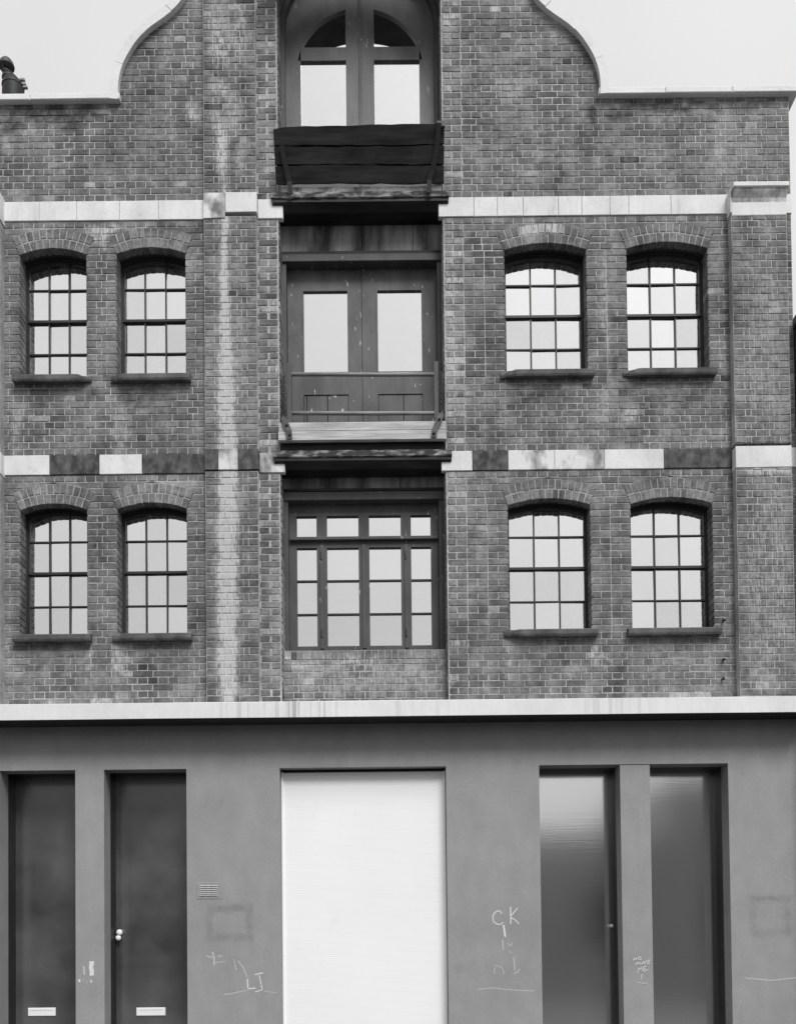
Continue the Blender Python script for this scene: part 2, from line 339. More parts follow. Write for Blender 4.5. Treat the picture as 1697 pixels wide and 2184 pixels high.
# ------------------------------------------------------------------ the warehouse
WH = link('warehouse', None, label='sooty brick warehouse with curved gable, central loading bay and grey-painted ground floor', category='building')
C = .0777                                   # one brick course
Z0 = 9.67                                   # underside of the upper stone band
def zc(k): return Z0+k*C
BX0, BX1 = -1.28, .588                      # loading bay jambs
CX = -.346
PIL = (-2.135, -1.535); PIER = (3.87, 4.50); WEST, EAST = -5.10, 4.60
GP = [(2.775,11.05),(2.772,11.23),(2.745,11.38),(2.70,11.50),(2.64,11.61),(2.56,11.73),(2.43,11.87),(2.24,12.01),(2.11,12.12),(2.025,12.23),(1.95,12.38),(1.89,12.6),(1.86,12.9),(1.85,13.4)]
def gw(z):
    if z <= GP[0][1]: return GP[0][0]
    for (a, za), (b_, zb) in zip(GP, GP[1:]):
        if z <= zb: return a+(b_-a)*(z-za)/(zb-za)
    return GP[-1][0]
GTOP, PTOP = 13.38, 11.05
# window openings: x0, x1, spring, rise, first course of the opening, sill top
WIN = []
for i, (x0, x1) in enumerate([(-4.26,-3.50),(-3.15,-2.363),(1.30,2.235),(2.70,3.627)]):
    WIN.append(dict(x0=x0, x1=x1, zs=9.277, rise=.080, k0=-24, sill=7.857, up=True, i=i))
    WIN.append(dict(x0=x0, x1=x1, zs=6.315, rise=.075, k0=-62, sill=4.879, up=False, i=i))
RING = .113
for h in WIN:
    wd = h['x1']-h['x0']; r = h['rise']; h['R'] = (wd*wd/4+r*r)/(2*r); h['xc'] = (h['x0']+h['x1'])/2
    h['zc'] = h['zs']+r-h['R']; h['Ro'] = h['R']+2*RING; h['half'] = math.asin(wd/2/h['R'])
    h['ze'] = h['zc']+h['Ro']*math.cos(h['half']); h['xe'] = h['Ro']*math.sin(h['half']); h['zt'] = h['zc']+h['Ro']
def hole(h, z):
    if z < zc(h['k0']) or z > h['zt']: return None
    if z <= h['zs']: return h['x0'], h['x1']
    if z <= h['ze']: d = math.tan(h['half'])*(z-h['zc'])
    else: d = math.sqrt(max(0, h['Ro']**2-(z-h['zc'])**2))
    return h['xc']-d, h['xc']+d
def bay(z):
    if z > 13.18: return None
    if z <= 12.25: return BX0, BX1
    d = math.sqrt(max(0, .934**2-(z-12.25)**2)); return CX-d, CX+d

bricks = MB(); mortar = MB(); singles = []; bulls = []
def tone(): return min(1, max(0, rnd.gauss(.5, .15)+(rnd.random() < .02)*rnd.choice([-.4,.4])))
J = 0.0054                                  # half a joint
def lay_brick(a, b, zb, zt, yf, depth, full=False, tn=None):
    """a=(bottom,top) left ends, b=(bottom,top) right ends"""
    tn = tone() if tn is None else tn; c = .004; jy = rnd.uniform(-.0025,.002)
    r = lambda: rnd.uniform(-.0022,.0022)
    wb, wt = b[0]-a[0], b[1]-a[1]
    if max(wb, wt) < .012: return
    ca = lambda w_: min(c, w_*.3) if w_ > 0 else 0
    nc = max(1, round(max(wb,wt)/(.03 if yf == -.06 else .06))); y = yf+jy
    vs = []; rows_ = [(zb,1),(zb+c,0),(zt-c,0),(zt,1)]
    for i in range(nc+1):
        t = i/nc; jb, jt = r()*.6, r()*.6
        for (z, e), jj in zip(rows_, (jb,jb,jt,jt)):
            f = (z-zb)/(zt-zb); xa = a[0]+(a[1]-a[0])*f; xb = b[0]+(b[1]-b[0])*f; cc = ca(xb-xa)*(1-e)
            vs.append((xa+cc+(xb-xa-2*cc)*t, y+(c if e else 0), z+jj))
    fs = [(i*4+k,(i+1)*4+k,(i+1)*4+k+1,i*4+k+1) for i in range(nc) for k in range(3)]
    n0 = len(vs); q = [(a[0],zb),(b[0],zb),(b[1],zt),(a[1],zt)]
    vs += [(x, y+c, z) for x, z in q]+[(x, yf+depth, z) for x, z in q]
    e = nc*4
    fs += [(n0,1,2,n0+3),(e+1,n0+1,n0+2,e+2)]
    fs += [(n0+4,n0+5,n0+1,n0),(n0+5,n0+6,n0+2,n0+1),(n0+6,n0+7,n0+3,n0+2),(n0+7,n0+4,n0,n0+3)]
    bricks.add(vs, fs, tn)
def pattern(xl, xr, par, key):
    """joint positions between xl and xr"""
    w_ = xr-xl
    if key == 'pier':
        p = [.235,.155,.235] if par else [.118,.062,.13,.13,.062,.118]
    elif w_ < .30: p = [w_] if par else [.115, w_-.115] if key != 'q' else [w_*.36,w_*.28,w_*.36]
    elif w_ < .95: n = max(1, round(w_/(.205 if par else .12))); p = [1]*n
    else:
        L = .2345; out = []; st = L if par else L/2
        ph = -5.10+(0 if par else L/4)
        x = ph+math.ceil((xl-ph)/st)*st
        if x-xl < .045: x += st
        out.append(xl)
        while x < xr-.045:
            out.append(x); x += st
        return out+[xr]
    t = sum(p); out = [xl]; x = xl
    for q in p: x += q*w_/t; out.append(x)
    out[-1] = xr; return out
def course(k, L, R, holes, yf, key='', back=.33, skip_mortar=False, dflt=.05, zmax=None):
    zb, zt = zc(k), zc(k+1)
    if zmax: zt = min(zt, zmax)
    if zt-zb < .02: return
    par = k % 2 == 0
    zi, zo = zb+J, zt-J
    pcs = [(L, R, False, False)]
    for hf in holes:
        hb, ht = hf(zi), hf(zo)
        if hb is None and ht is None: continue
        bull = hf is bay and zo < 12.25
        if hb is None: hb = ht
        if ht is None: m_ = (hb[0]+hb[1])/2; ht = (m_, m_)
        new = []
        for (a, b, ea, eb) in pcs:
            if hb[1] <= a[0] or hb[0] >= b[0]: new.append((a, b, ea, eb)); continue
            if hb[0] > a[0]+.005: new.append((a, (hb[0],ht[0]), ea, 'bull' if bull else True))
            if hb[1] < b[0]-.005: new.append(((hb[1],ht[1]), b, 'bull' if bull else True, eb))
        pcs = new
    for (a, b, ea, eb) in pcs:
        sa, sb = (.012 if ea else 0), (.012 if eb else 0)
        if not skip_mortar:
            q = [(a[0]+sa,zb),(b[0]-sb,zb),(b[1]-sb,zt),(a[1]+sa,zt)]
            nm = max(1, round((q[1][0]-q[0][0])/.06)); vs = []
            for i in range(nm+1):
                t = i/nm; xb_ = q[0][0]+(q[1][0]-q[0][0])*t; xt_ = q[3][0]+(q[2][0]-q[3][0])*t; vs += [(xb_,yf+.005,zb),(xt_,yf+.005,zt)]
            n0 = len(vs); vs += [(x,yf+back,z) for x,z in q]; e = 2*nm
            mortar.add(vs, [(2*i,2*i+2,2*i+3,2*i+1) for i in range(nm)]+[(n0+3,n0+2,n0+1,n0),(0,1,n0+3,n0),(e,n0+1,n0+2,e+1)])
        xl, xr = min(a), max(b)
        if ea == 'bull':
            ln = .235 if par else .115; bulls.append((a[0], zi, zo-zi, ln, 1, par)); a = (a[0]+ln+2*J,)*2; xl = a[0]; ea = False
        if eb == 'bull':
            ln = min(.235, xr-xl-J) if par else .115; bulls.append((b[0], zi, zo-zi, ln, -1, par)); b = (b[0]-ln-2*J,)*2; xr = b[0]; eb = False
        if xr-xl < .03: continue
        xs = pattern(max(a), min(b), par, key) if min(b)-max(a) > .05 else [xl, xr]
        n = len(xs)-1
        for i in range(n):
            ba = a if i == 0 else (xs[i]+J,)*2; bb = b if i == n-1 else (xs[i+1]-J,)*2
            if i == 0 and not ea: ba = (a[0]+J, a[1]+J)
            if i == n-1 and not eb: bb = (b[0]-J, b[1]-J)
            dp = .21 if (i == 0 and ea) or (i == n-1 and eb) else dflt
            wd = bb[0]-ba[0]
            if dp == dflt and .222 < wd < .229 and zt < 6.7 and ba[0] == ba[1] and bb[0] == bb[1] and .075 < zt-zb and yf == 0 and ba[0] > -4.4:
                singles.append(((ba[0]+bb[0])/2, (zi+zo)/2, wd))
                continue
            lay_brick(ba, bb, zi, zo, yf, dp)
BANDS = {0,1,2,-38,-37,-36}
holesL = [lambda z, h=h: hole(h, z) for h in WIN if h['x1'] < -2]
holesR = [lambda z, h=h: hole(h, z) for h in WIN if h['x0'] > 0]
for k in range(-74, 49):
    zb, zt = zc(k), zc(k+1)
    band = k in BANDS
    if zb < PTOP-.02:
        if not band:
            top = PTOP if zt > PTOP else None
            if top:   # the course that reaches the coping stops there outside the gable
                course(k, (WEST,)*2, (CX-gw(zt),)*2, [], 0, zmax=PTOP); course(k, (CX+gw(zt),)*2, (EAST,)*2, [], 0, zmax=PTOP)
                course(k, (CX-gw(zt),)*2, (PIL[0],)*2, [], 0); course(k, (PIL[1],)*2, (CX+gw(zt),)*2, [bay], 0)
            else:
                course(k, (WEST,)*2, (PIL[0],)*2, holesL, 0)
                course(k, (PIL[1],)*2, (EAST,)*2, [bay]+holesR, 0)
        else:
            for a, b in ((WEST,BX0-.02),(BX1+.02,EAST)):
                mortar.box(a, b, .02, .33, zb, zt)
    elif zt < GTOP:
        l, r = (CX-gw(zb), CX-gw(zt)), (CX+gw(zb), CX+gw(zt))
        course(k, l, (PIL[0],)*2, [], 0); course(k, (PIL[1],)*2, r, [bay], 0)
    if zt < GTOP:
        if not band: course(k, (PIL[0],)*2, (PIL[1],)*2, [], -.06, key='pier', back=.33, dflt=.09)
    if zt <= 9.60 and k not in (-38,-37,-36):
        course(k, (PIER[0],)*2, (PIER[1],)*2, [], -.12, key='pier', back=.12, dflt=.14)
        course(k, (WEST,)*2, (-4.44,)*2, [], -.12, key='pier', back=.12, dflt=.14)
# infill panel under the first-floor bay window
for k in range(-74, -64):
    course(k, (BX0-.02,)*2, (BX1+.02,)*2, [], .13, back=.12, zmax=4.60)
x = BX0
while x < BX1-.01:                          # brick-on-edge course on top of the infill
    lay_brick((x+J,)*2, (min(x+.0775,BX1)-J,)*2, 4.605, 4.705, .13, .1); x += .0775
mortar.box(BX0, BX1, .138, .25, 4.60, 4.71)

# ---- single bricks: the nearest full stretchers stay objects of their own
singles.sort(key=lambda q: (q[0]**2+(q[1]-EYE)**2))
SM = []
for i in range(6):
    m = MB(); hw, hh = .1128, (C-2*J)/2
    m.cbox(-hw, hw, 0, .055, -hh, hh, .005, j=.0022); SM.append(m.mesh('brick', M['brick1']))
for x, z, wd in singles[:300]:
    o = link('brick', rnd.choice(SM), WH); p_ = np.array([(x,z)]); o['lime_haze'] = float(stain(p_, WHITE)[0]); o['soot_shade'] = float(stain(p_, DARK)[0]); o.location = (x, rnd.uniform(-.003,.002), z); o.scale = (wd/.2256,1,1)
    o.rotation_euler = (rnd.uniform(-.01,.01), rnd.uniform(-.004,.004), rnd.uniform(-.004,.004))
for x, z, wd in singles[300:]: lay_brick((x-wd/2,)*2, (x+wd/2,)*2, z-C/2+J, z+C/2-J, 0, .05)
bricks.build('bricks', M['brick'], WH, stains=True, kind='stuff')
mortar.build('wall', M['mortar'], WH, stains=True)

def stained(o, x, z):
    p = np.array([(x,z)]); o['lime_haze'] = float(stain(p, WHITE)[0]); o['soot_shade'] = float(stain(p, DARK)[0])
# ---- bullnose jamb bricks
def bull_mesh(ln, sgn, depth=.27, r=.05, h=C-2*J):
    prof = [(ln,depth),(0,depth)]+[(r-r*math.cos(t), r-r*math.sin(t)) for t in [i*math.pi/2/6 for i in range(7)]]+[(ln,0)]
    vs = []; n = len(prof)
    for e, zz in ((0,-h/2+.004),(.004,-h/2+.008)): pass
    for zz, ins in ((-h/2,.004),(-h/2+.005,0),(h/2-.005,0),(h/2,.004)):
        for px_, py_ in prof: vs.append((sgn*(px_+(ins if px_ < .2*ln else 0)), py_+(ins if py_ < .1 else 0), zz))
    fs = [(k*n+i, k*n+(i+1)%n, (k+1)*n+(i+1)%n, (k+1)*n+i) for k in range(3) for i in range(n)]
    fs += [tuple(range(n-1,-1,-1)), tuple(3*n+i for i in range(n))]
    if sgn > 0: fs = [tuple(reversed(f)) for f in fs]
    m = MB(); m.add(vs, fs); return m.mesh('bullnose_brick', M['brick1'])
BM = {}
for x, z, h, ln, sgn, par in bulls:
    key = (round(ln,3), sgn)
    if key not in BM: BM[key] = bull_mesh(ln, sgn)
    o = link('bullnose_brick', BM[key], WH); o.location = (x, rnd.uniform(-.003,.001), z+h/2)
    o.rotation_euler = (0, rnd.uniform(-.006,.006), rnd.uniform(-.006,.006)); stained(o, x+sgn*.08, z)
    if rnd.random() < .3: o['lime_haze'] += rnd.uniform(.15,.5)

# ---- window arches: two rings of brick on edge
for h in WIN:
    n = round(2*h['half']*(h['R']+RING/2)/.077)
    m = MB(); pts = []
    for i in range(17):
        t = -h['half']+2*h['half']*i/16; pts.append((h['xc']+(h['R']+.006)*math.sin(t), h['zc']+(h['R']+.006)*math.cos(t)))
    for i in range(16,-1,-1):
        t = -h['half']+2*h['half']*i/16; pts.append((h['xc']+(h['Ro']+.004)*math.sin(t), h['zc']+(h['Ro']+.004)*math.cos(t)))
    m.prism(pts[::-1], .0005, .095)
    arch = m.build('arch', M['mortar'], WH, stains=True)
    m = MB()                                 # dark lining added behind the outer arch, its colour acting as soffit shade
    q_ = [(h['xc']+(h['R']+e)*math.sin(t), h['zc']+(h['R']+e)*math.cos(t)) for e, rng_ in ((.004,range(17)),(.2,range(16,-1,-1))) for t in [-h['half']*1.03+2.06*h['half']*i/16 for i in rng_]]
    m.prism(q_[::-1], .112, .20); m.build('shade_lining', M['sash'], arch)
    for ring in range(2):
        ri, ro = h['R']+ring*RING+(0 if ring == 0 else J), h['R']+(ring+1)*RING-(J if ring == 0 else 0)
        nn = n+ring; off = 0
        for i in range(nn):
            t0, t1 = -h['half']+2*h['half']*i/nn, -h['half']+2*h['half']*(i+1)/nn
            g = J/(ri); e0, e1 = t0+(g if i else 0), t1-(g if i < nn-1 else 0)
            rj = rnd.uniform(-.003,.003); tj = rnd.uniform(-.0012,.0012)
            P = lambda r_, t_: (h['xc']+r_*math.sin(t_+tj), h['zc']+r_*math.cos(t_+tj))
            q = [P(ri+rj,e0),P(ri+rj,e1),P(ro+rj,e1),P(ro+rj,e0)]; cx = sum(p[0] for p in q)/4; cz = sum(p[1] for p in q)/4
            m = MB(); kk = [(a+(cx-a)*.1, b_+(cz-b_)*.08) for a, b_ in q]; y0 = -.005+rnd.uniform(-.002,.002)
            vs = [(a-cx,y0,b_-cz) for a,b_ in kk]+[(a-cx,y0+.005,b_-cz) for a,b_ in q]+[(a-cx,.11,b_-cz) for a,b_ in q]
            fs = [(0,1,2,3)]
            for a in range(4): b_ = (a+1)%4; fs += [(4+a,4+b_,b_,a),(8+a,8+b_,4+b_,4+a)]
            m.add(vs, fs); o = m.build('arch_brick', M['brick1'], arch); o.location = (cx,0,cz); stained(o, cx, cz)

# ---- stone bands
def block(x0, x1, z0, z1, y0, mat, lab=None, j=.003, y1=.05):
    m = MB(); m.cbox(x0+.002, x1-.002, y0, y1, z0+.003, z1-.003, .005, j=j)
    return m.build('stone_block', M[mat], WH, **({'label': lab} if lab else {}))
def bandrow(xs, mats, z0, z1, y0):
    for a, b, mt in zip(xs, xs[1:], mats): block(a, b, z0, z1, y0, mt)
u = lambda px_, v, y=0: at(px_, v, y)[0]
z0, z1 = zc(0), zc(3)
bandrow([WEST]+[u(p,450) for p in (84,164,255,338)]+[PIL[0]], ['stone']*5, z0, z1, -.012)
bandrow([u(480,430,-.07), PIL[1]+.008], ['stone'], z0+.035, z1+.04, -.072); bandrow([PIL[0]-.008, u(480,430,-.07)], ['stone_half'], z0-.03, z1+.04, -.068)
bandrow([PIL[1]+.008, BX0+.045], ['stone'], z0, z1, -.012)
bandrow([BX1-.04]+[u(p,440) for p in (1010,1060,1115,1190,1240,1300,1340,1430)]+[PIER[0]], ['stone']*9, z0, z1, -.012)
bandrow([PIER[1]-.02, EAST+.005], ['stone'], z0, z1, -.012)
z0, z1 = zc(-38), zc(-35)
bandrow([WEST]+[u(p,990) for p in (106,212,303)]+[PIL[0]], ['stone','stone_grime','stone','stone_grime'], z0, z1, -.012)
bandrow([PIL[0]-.008, u(465,980,-.07), u(507,980,-.07), PIL[1]+.008], ['stone_grime','stone_half','stone_grime'], z0+.01, z1+.025, -.07)
bandrow([PIL[1]+.008, BX0+.045], ['stone_half'], z0, z1, -.012)
bandrow([BX1-.04]+[u(p,982) for p in (1007,1083,1182,1288,1415)]+[PIER[0]], ['stone','stone_grime','stone_half','stone_half','stone','stone_grime'], z0, z1, -.012)
block(PIER[0]-.006, PIER[1], z0-.055, z1-.035, -.128, 'stone', y1=0); block(PIER[1], EAST+.005, z0, z1, -.012, 'stone')
block(WEST, -4.432, z0-.03, z1-.01, -.128, 'stone', y1=0)
block(WEST, -4.432, zc(0)-.06, zc(3)+.02, -.135, 'stone', y1=0)
# cap of the right pier: thin slab over a sooty moulding over a pale block
a, b = PIER
m = MB(); m.cbox(a+.006, b-.004, -.126, 0, 9.565, 9.72, .006, j=.004); cap = m.build('pier_cap', M['stone'], WH, label='stained moulded stone cap on the right-hand pier')
m = MB(); prof = [(-.122,9.715),(-.135,9.76),(-.175,9.815),(-.185,9.84),(0,9.84),(0,9.715)]
m.add([(a+.01,y,z) for y,z in prof]+[(b-.005,y,z) for y,z in prof], [tuple(range(6)), tuple(range(11,5,-1))]+[(i,6+i,6+(i+1)%6,(i+1)%6) for i in range(6)])
m.build('cap_moulding', M['stone_half'], cap)
m = MB(); m.cbox(a+.0, b+.005, -.205, 0, 9.842, 9.90, .008, j=.004); m.build('cap_slab', M['stone'], cap)
m = MB(); m.cbox(a-.012, a+.004, -.13, 0, 9.60, 9.88, .004); m.build('cap_return', M['stone'], cap)

# ---- copings
def flatcop(x0, x1, n, lip=.07):
    for i in range(n):
        a, b = x0+(x1-x0)*i/n, x0+(x1-x0)*(i+1)/n
        m = MB(); m.cbox(a+.002, b-.002, -lip, .42, 11.05+rnd.uniform(-.002,.002), 11.122, .008, j=.003); m.build('coping_stone', M['coping'], WH)
flatcop(WEST-.05, CX-2.775+.03, 2); flatcop(CX+2.775-.03, EAST+.09, 3)
def cr(p0,p1,p2,p3,t): return tuple(.5*((2*b)+(-a+c)*t+(2*a-5*b+4*c-d)*t*t+(-a+3*b-3*c+d)*t**3) for a,b,c,d in zip(p0,p1,p2,p3))
curve = []
for i in range(len(GP)-1):
    p = [GP[max(i-1,0)],GP[i],GP[i+1],GP[min(i+2,len(GP)-1)]]
    for t in range(5): curve.append(cr(*p, t/5))
curve.append(GP[-1])
outer = []
for i, p in enumerate(curve):
    a, b = curve[max(i-1,0)], curve[min(i+1,len(curve)-1)]; dx, dz = b[0]-a[0], b[1]-a[1]; l = math.hypot(dx,dz)
    outer.append((p[0]+dz/l*.082, p[1]-dx/l*.082))
outer[0] = (outer[0][0], 11.05)
for sgn in (-1, 1):
    i = 0; L_ = [0]
    for p, q in zip(curve, curve[1:]): L_.append(L_[-1]+math.dist(p,q))
    cuts = [0]; 
    for j_, l in enumerate(L_):
        if l-L_[cuts[-1]] > .40: cuts.append(j_)
    cuts[-1] = len(curve)-1
    for a, b in zip(cuts, cuts[1:]):
        inn = [(p[0]-.012, p[1]-.006) for p in curve[a:b+1]]
        pts = [(CX+sgn*x, z) for x, z in inn]+[(CX+sgn*x, z) for x, z in reversed(outer[a:b+1])]
        if sgn > 0: pts = pts[::-1]
        m = MB(); jz = rnd.uniform(-.003,.003); m.prism([(x,z+jz) for x, z in pts], -.075+rnd.uniform(-.004,.004), .42); m.build('coping_stone', M['coping'], WH)
m = MB(); m.box(CX-1.93, CX+1.93, -.075, .42, 13.36, 13.46); m.build('coping_stone', M['coping'], WH)

# ---- windows
def arcz(h, x, dr=0.0): return h['zc']+math.sqrt((h['R']-dr)**2-(x-h['xc'])**2)
def make_window(h):
    x0, x1 = h['x0']-.004, h['x1']+.004; fw = .022; yb = .175; zb = h['sill']-.03
    m = MB(); n = 14
    def strip(o0, o1, y0, y1):
        po = [(x0+o0+(x1-x0-2*o0)*i/n) for i in range(n+1)]; pi_ = [(x0+o1+(x1-x0-2*o1)*i/n) for i in range(n+1)]
        outer_ = [(x0+o0,zb)]+[(x, arcz(h,x)-o0+.006) for x in po]+[(x1-o0,zb)]
        inner_ = [(x0+o1,zb)]+[(x, arcz(h,x)-o1+.006) for x in pi_]+[(x1-o1,zb)]
        for (a, b, c, d) in zip(outer_, outer_[1:], inner_[1:], inner_): m.prism([d,c,b,a], y0, y1)
    strip(0, fw, yb, yb+.09); strip(fw-.001, fw+.016, yb+.025, yb+.075)
    m.box(x0+fw, x1-fw, yb+.025, yb+.075, zb, h['sill']+.045)
    win = m.build('window', M['sash'], WH, label=h['label'])
    gx0, gx1 = x0+fw+.012, x1-fw-.012; yg = yb+.048
    rows = [h['sill']+.02]+h['bars']
    cols = [gx0+(gx1-gx0)*i/3 for i in range(4)]
    top = lambda x: arcz(h, x)-fw-.008
    for i in (1, 2):
        m = MB(); m.box(cols[i]-.0075, cols[i]+.0075, yb+.022, yb+.07, rows[0], top(cols[i])); m.build('glazing_bar', M['sash'], win)
    for i, zb_ in enumerate(h['bars']):
        t = .014 if i == 1 else .0075
        m = MB(); m.box(gx0-.01, gx1+.01, yb+(.008 if i == 1 else .026), yb+.068, zb_-t, zb_+t); m.build('meeting_rail' if i == 1 else 'glazing_bar', M['sash'], win)
    for c in range(3):
        for r in range(4):
            a, b = cols[c]-.004, cols[c+1]+.004; lo = rows[r]-.004
            if r < 3: pts = [(a,lo),(b,lo),(b,rows[r+1]+.004),(a,rows[r+1]+.004)]
            else: pts = [(a,lo),(b,lo)]+[(b+(a-b)*i/6, top(b+(a-b)*i/6)+.012) for i in range(7)]
            cx = sum(p[0] for p in pts)/len(pts); cz = sum(p[1] for p in pts)/len(pts)
            m = MB(); m.prism([(p[0]-cx,p[1]-cz) for p in pts], -.002, .002)
            o = m.build('pane', M['glass'], win); o['refl'] = (.85 if r > 1 else .77)+rnd.uniform(-.12,.09); o.location = (cx, yg+rnd.uniform(-.001,.001), cz)
            o.rotation_euler = (rnd.uniform(-.02,.02), 0, rnd.uniform(-.02,.02))
    cx = cols[1]+(cols[2]-cols[1])*(.45+.2*rnd.random()); m = MB()
    m.tube([(cx+.01*rnd.uniform(-1,1),yg+.05,h['bars'][1]-.05),(cx+.012*rnd.uniform(-1,1),yg+.05,h['bars'][0]),(cx,yg+.05,h['sill']+.08)], .010, 6)
    m.build('blind_cord', M['cloth'], win)
    if h['curtain']:
        m = MB(); a, b = (gx0, gx0+.17) if h['curtain'] < 0 else (gx1-.17, gx1)
        nn = 10; m.add([(a+(b-a)*i/nn, yg+.06+.012*math.sin(i*2.1), z) for i in range(nn+1) for z in (h['sill'], h['zs'])], [(2*i,2*i+2,2*i+3,2*i+1) for i in range(nn)]); m.build('curtain', M['cloth'], win)
    # sill with a broken corner
    sx0, sx1 = h['x0']-.062, h['x1']+.062; zt, zl = h['sill'], h['sill']-.088
    m = MB(); ns = 26; ring = []
    brk = (1 if h['i'] % 2 == 0 else 0) if h['i'] < 2 else 0
    rr = random.Random(int(h['x0']*100)+h['up'])
    for i in range(ns+1):
        t = i/ns; x = sx0+(sx1-sx0)*t; e = (t if brk == 0 else 1-t)
        d = max(0, 1-e/(.16 if h['chip'] else .05)); d = d*(.55+.45*rr.random()) if h['chip'] else d*.12*rr.random()
        yf = -.092+.085*d; zf = zt-.012-.05*d*rr.random(); zl_ = zl+.035*d*rr.random()
        ring.append([(x,.26,zt+.012),(x,-.02+.01*d,zt-.002),(x,yf+.012,zf),(x,yf,zf-.010),(x,yf+.004*rr.random(),zl_+.02),(x,yf+.012,zl_),(x,-.0,zl_+.006),(x,.20,zl_+.006)])
    vs = [p for R in ring for p in R]; fs = []
    for i in range(ns):
        for k_ in range(8): fs.append((i*8+k_, (i+1)*8+k_, (i+1)*8+(k_+1)%8, i*8+(k_+1)%8))
    fs += [tuple(range(8)), tuple(ns*8+7-i for i in range(8))]
    m.add([(x, y, z) for x, y, z in vs], [tuple(reversed(f)) for f in fs]); m.build('window_sill', M['sill'], WH)
BARS_UP = [at(100,757.5,.22)[1], at(100,689,.22)[1], at(100,620.8,.22)[1]]
BARS_LO = [at(1170,1284,.22)[1], at(1170,1214,.22)[1], at(1170,1146,.22)[1]]
WL = {(0,True):'outer left arched sash window on the upper floor',(1,True):'arched sash window beside the white-streaked pilaster, upper floor',(2,True):'arched sash window just right of the loading doors, upper floor',(3,True):'arched sash window beside the right pier, upper floor',
      (0,False):'outer left arched sash window above the white cornice',(1,False):'arched sash window beside the white-streaked pilaster, lower row',(2,False):'arched sash window just right of the bay window, lower row',(3,False):'arched sash window beside the right pier, lower row'}
for h in WIN:
    h['bars'] = BARS_UP if h['up'] else BARS_LO; h['label'] = WL[(h['i'],h['up'])]
    h['curtain'] = {(0,False):-1,(1,False):-1,(3,False):1,(2,False):1}.get((h['i'],h['up']),0)
    h['chip'] = (h['i'],h['up']) not in [(0,False),(3,False)]
    make_window(h)

# ---- loading bay: ledges, lintels, frames
def ledge(zt, zl, n):
    m = MB(); xs = [BX0-.085+(BX1-BX0+.165)*i/30 for i in range(31)]; ring = []
    for x in xs:
        j1, j2 = rnd.uniform(0,.012), rnd.uniform(0,.012)
        ring.append([(x,.30,zt),(x,-.05+j1,zt-.003-j2*.5),(x,-.066+j1,zt-.02),(x,-.066+j2,zl+.012),(x,-.05+j2,zl+j1*.5),(x,.30,zl)])
    vs = [p for R in ring for p in R]; fs = [(i*6+(k+1)%6,(i+1)*6+(k+1)%6,(i+1)*6+k,i*6+k) for i in range(30) for k in range(6)]+[tuple(range(5,-1,-1)),tuple(180+k for k in range(6))]
    m.add(vs, fs); led = m.build('ledge', M['ledge'], WH)
    m = MB()      # dark moulded bearer under the slab
    prof = [(-.045,zl-.001),(-.045,zl-.03),(.0,zl-.055),(.05,zl-.09),(.25,zl-.09),(.25,zl-.001)]
    for a, b in ((BX0-.075, BX1+.075),):
        k_ = len(prof)
        vs = [(a+max(0,(p[0]+.045))*1.0 if False else a, p[0], p[1]) for p in prof]+[(b, p[0], p[1]) for p in prof]
        m.add(vs, [tuple(range(k_)), tuple(range(2*k_-1,k_-1,-1))]+[(i,k_+i,k_+(i+1)%k_,(i+1)%k_) for i in range(k_)])
    m.build('bearer', M['tar'], led)
ledge(9.958, 9.865, 0); ledge(6.958, 6.865, 1)
def lintel(z0, z1, cuts):
    xs = [BX0-.03]+cuts+[BX1+.03]
    for a, b in zip(xs, xs[1:]):
        m = MB(); m.cbox(a, b-.004, .26, .5, z0, z1, .004); m.build('lintel', M['lintel'], WH)
    m = MB(); m.box(BX0-.03, BX1+.03, .25, .4, z0-.03, z0-.001); m.build('lintel_flashing', M['tar'], WH)
lintel(9.47, 9.87, [-.34, .26]); lintel(6.65, 6.87, [.08])
def pane(pts, y, parent, refl=.80):
    cx = sum(p[0] for p in pts)/len(pts); cz = sum(p[1] for p in pts)/len(pts)
    m = MB(); m.prism([(p[0]-cx,p[1]-cz) for p in pts], -.002, .002); o = m.build('pane', M['glass'], parent); o['refl'] = refl+rnd.uniform(-.03,.03)
    o.location = (cx,y,cz); o.rotation_euler = (rnd.uniform(-.002,.002),0,rnd.uniform(-.002,.002)); return o
rect = lambda a,b,c,d: [(a,c),(b,c),(b,d),(a,d)]
# second floor: double doors behind the guard rail
m = MB(); zf, zh = 6.97, 9.44
m.box(BX0-.02, -1.237, .27, .46, zf, zh-.09); m.box(.537, BX1+.02, .27, .46, zf, zh-.09); m.cbox(BX0-.02, BX1+.02, .245, .46, zh-.093, zh-.002, .006)
DF = m.build('loading_door', M['frame'], WH, label='weathered half-glazed double loading doors behind the iron guard rail')
for x0, x1, g0, g1 in ((-1.235,-.3585,-1.052,-.522),(-.3535,.535,-.171,.359)):
    m = MB(); y0, y1 = .40, .45
    m.box(x0, g0, y0, y1, zf, 9.36); m.box(g1, x1, y0, y1, zf, 9.36); m.box(g0, g1, y0+.001, y1, 9.096, 9.36); m.box(g0, g1, y0+.002, y1, 7.846, 8.108); m.box(g0, g1, y0+.001, y1, 7.0, 7.12)
    for a, b, c, d in ((g0-.012,g0+.004,8.10,9.10),(g1-.004,g1+.012,8.10,9.10),(g0,g1,8.095,8.112)): m.box(a, b, y0-.008, y0+.02, c, d)
    lf = m.build('door_leaf', M['door_up'], DF)
    pane(rect(g0-.01,g1+.01,8.10,9.105), y0+.033, DF)
    nb = 3 if x0 < -1 else 2; cs = [g0, g0+.035, g0+.28, g1] if nb == 3 else [g0, g0+.30, g1]
    for a, b in zip(cs, cs[1:]):
        m = MB(); m.cbox(a+.003, b-.003, y0+.012, y1, 7.10, 7.842, .004); m.build('door_board', M['door_up'], DF)
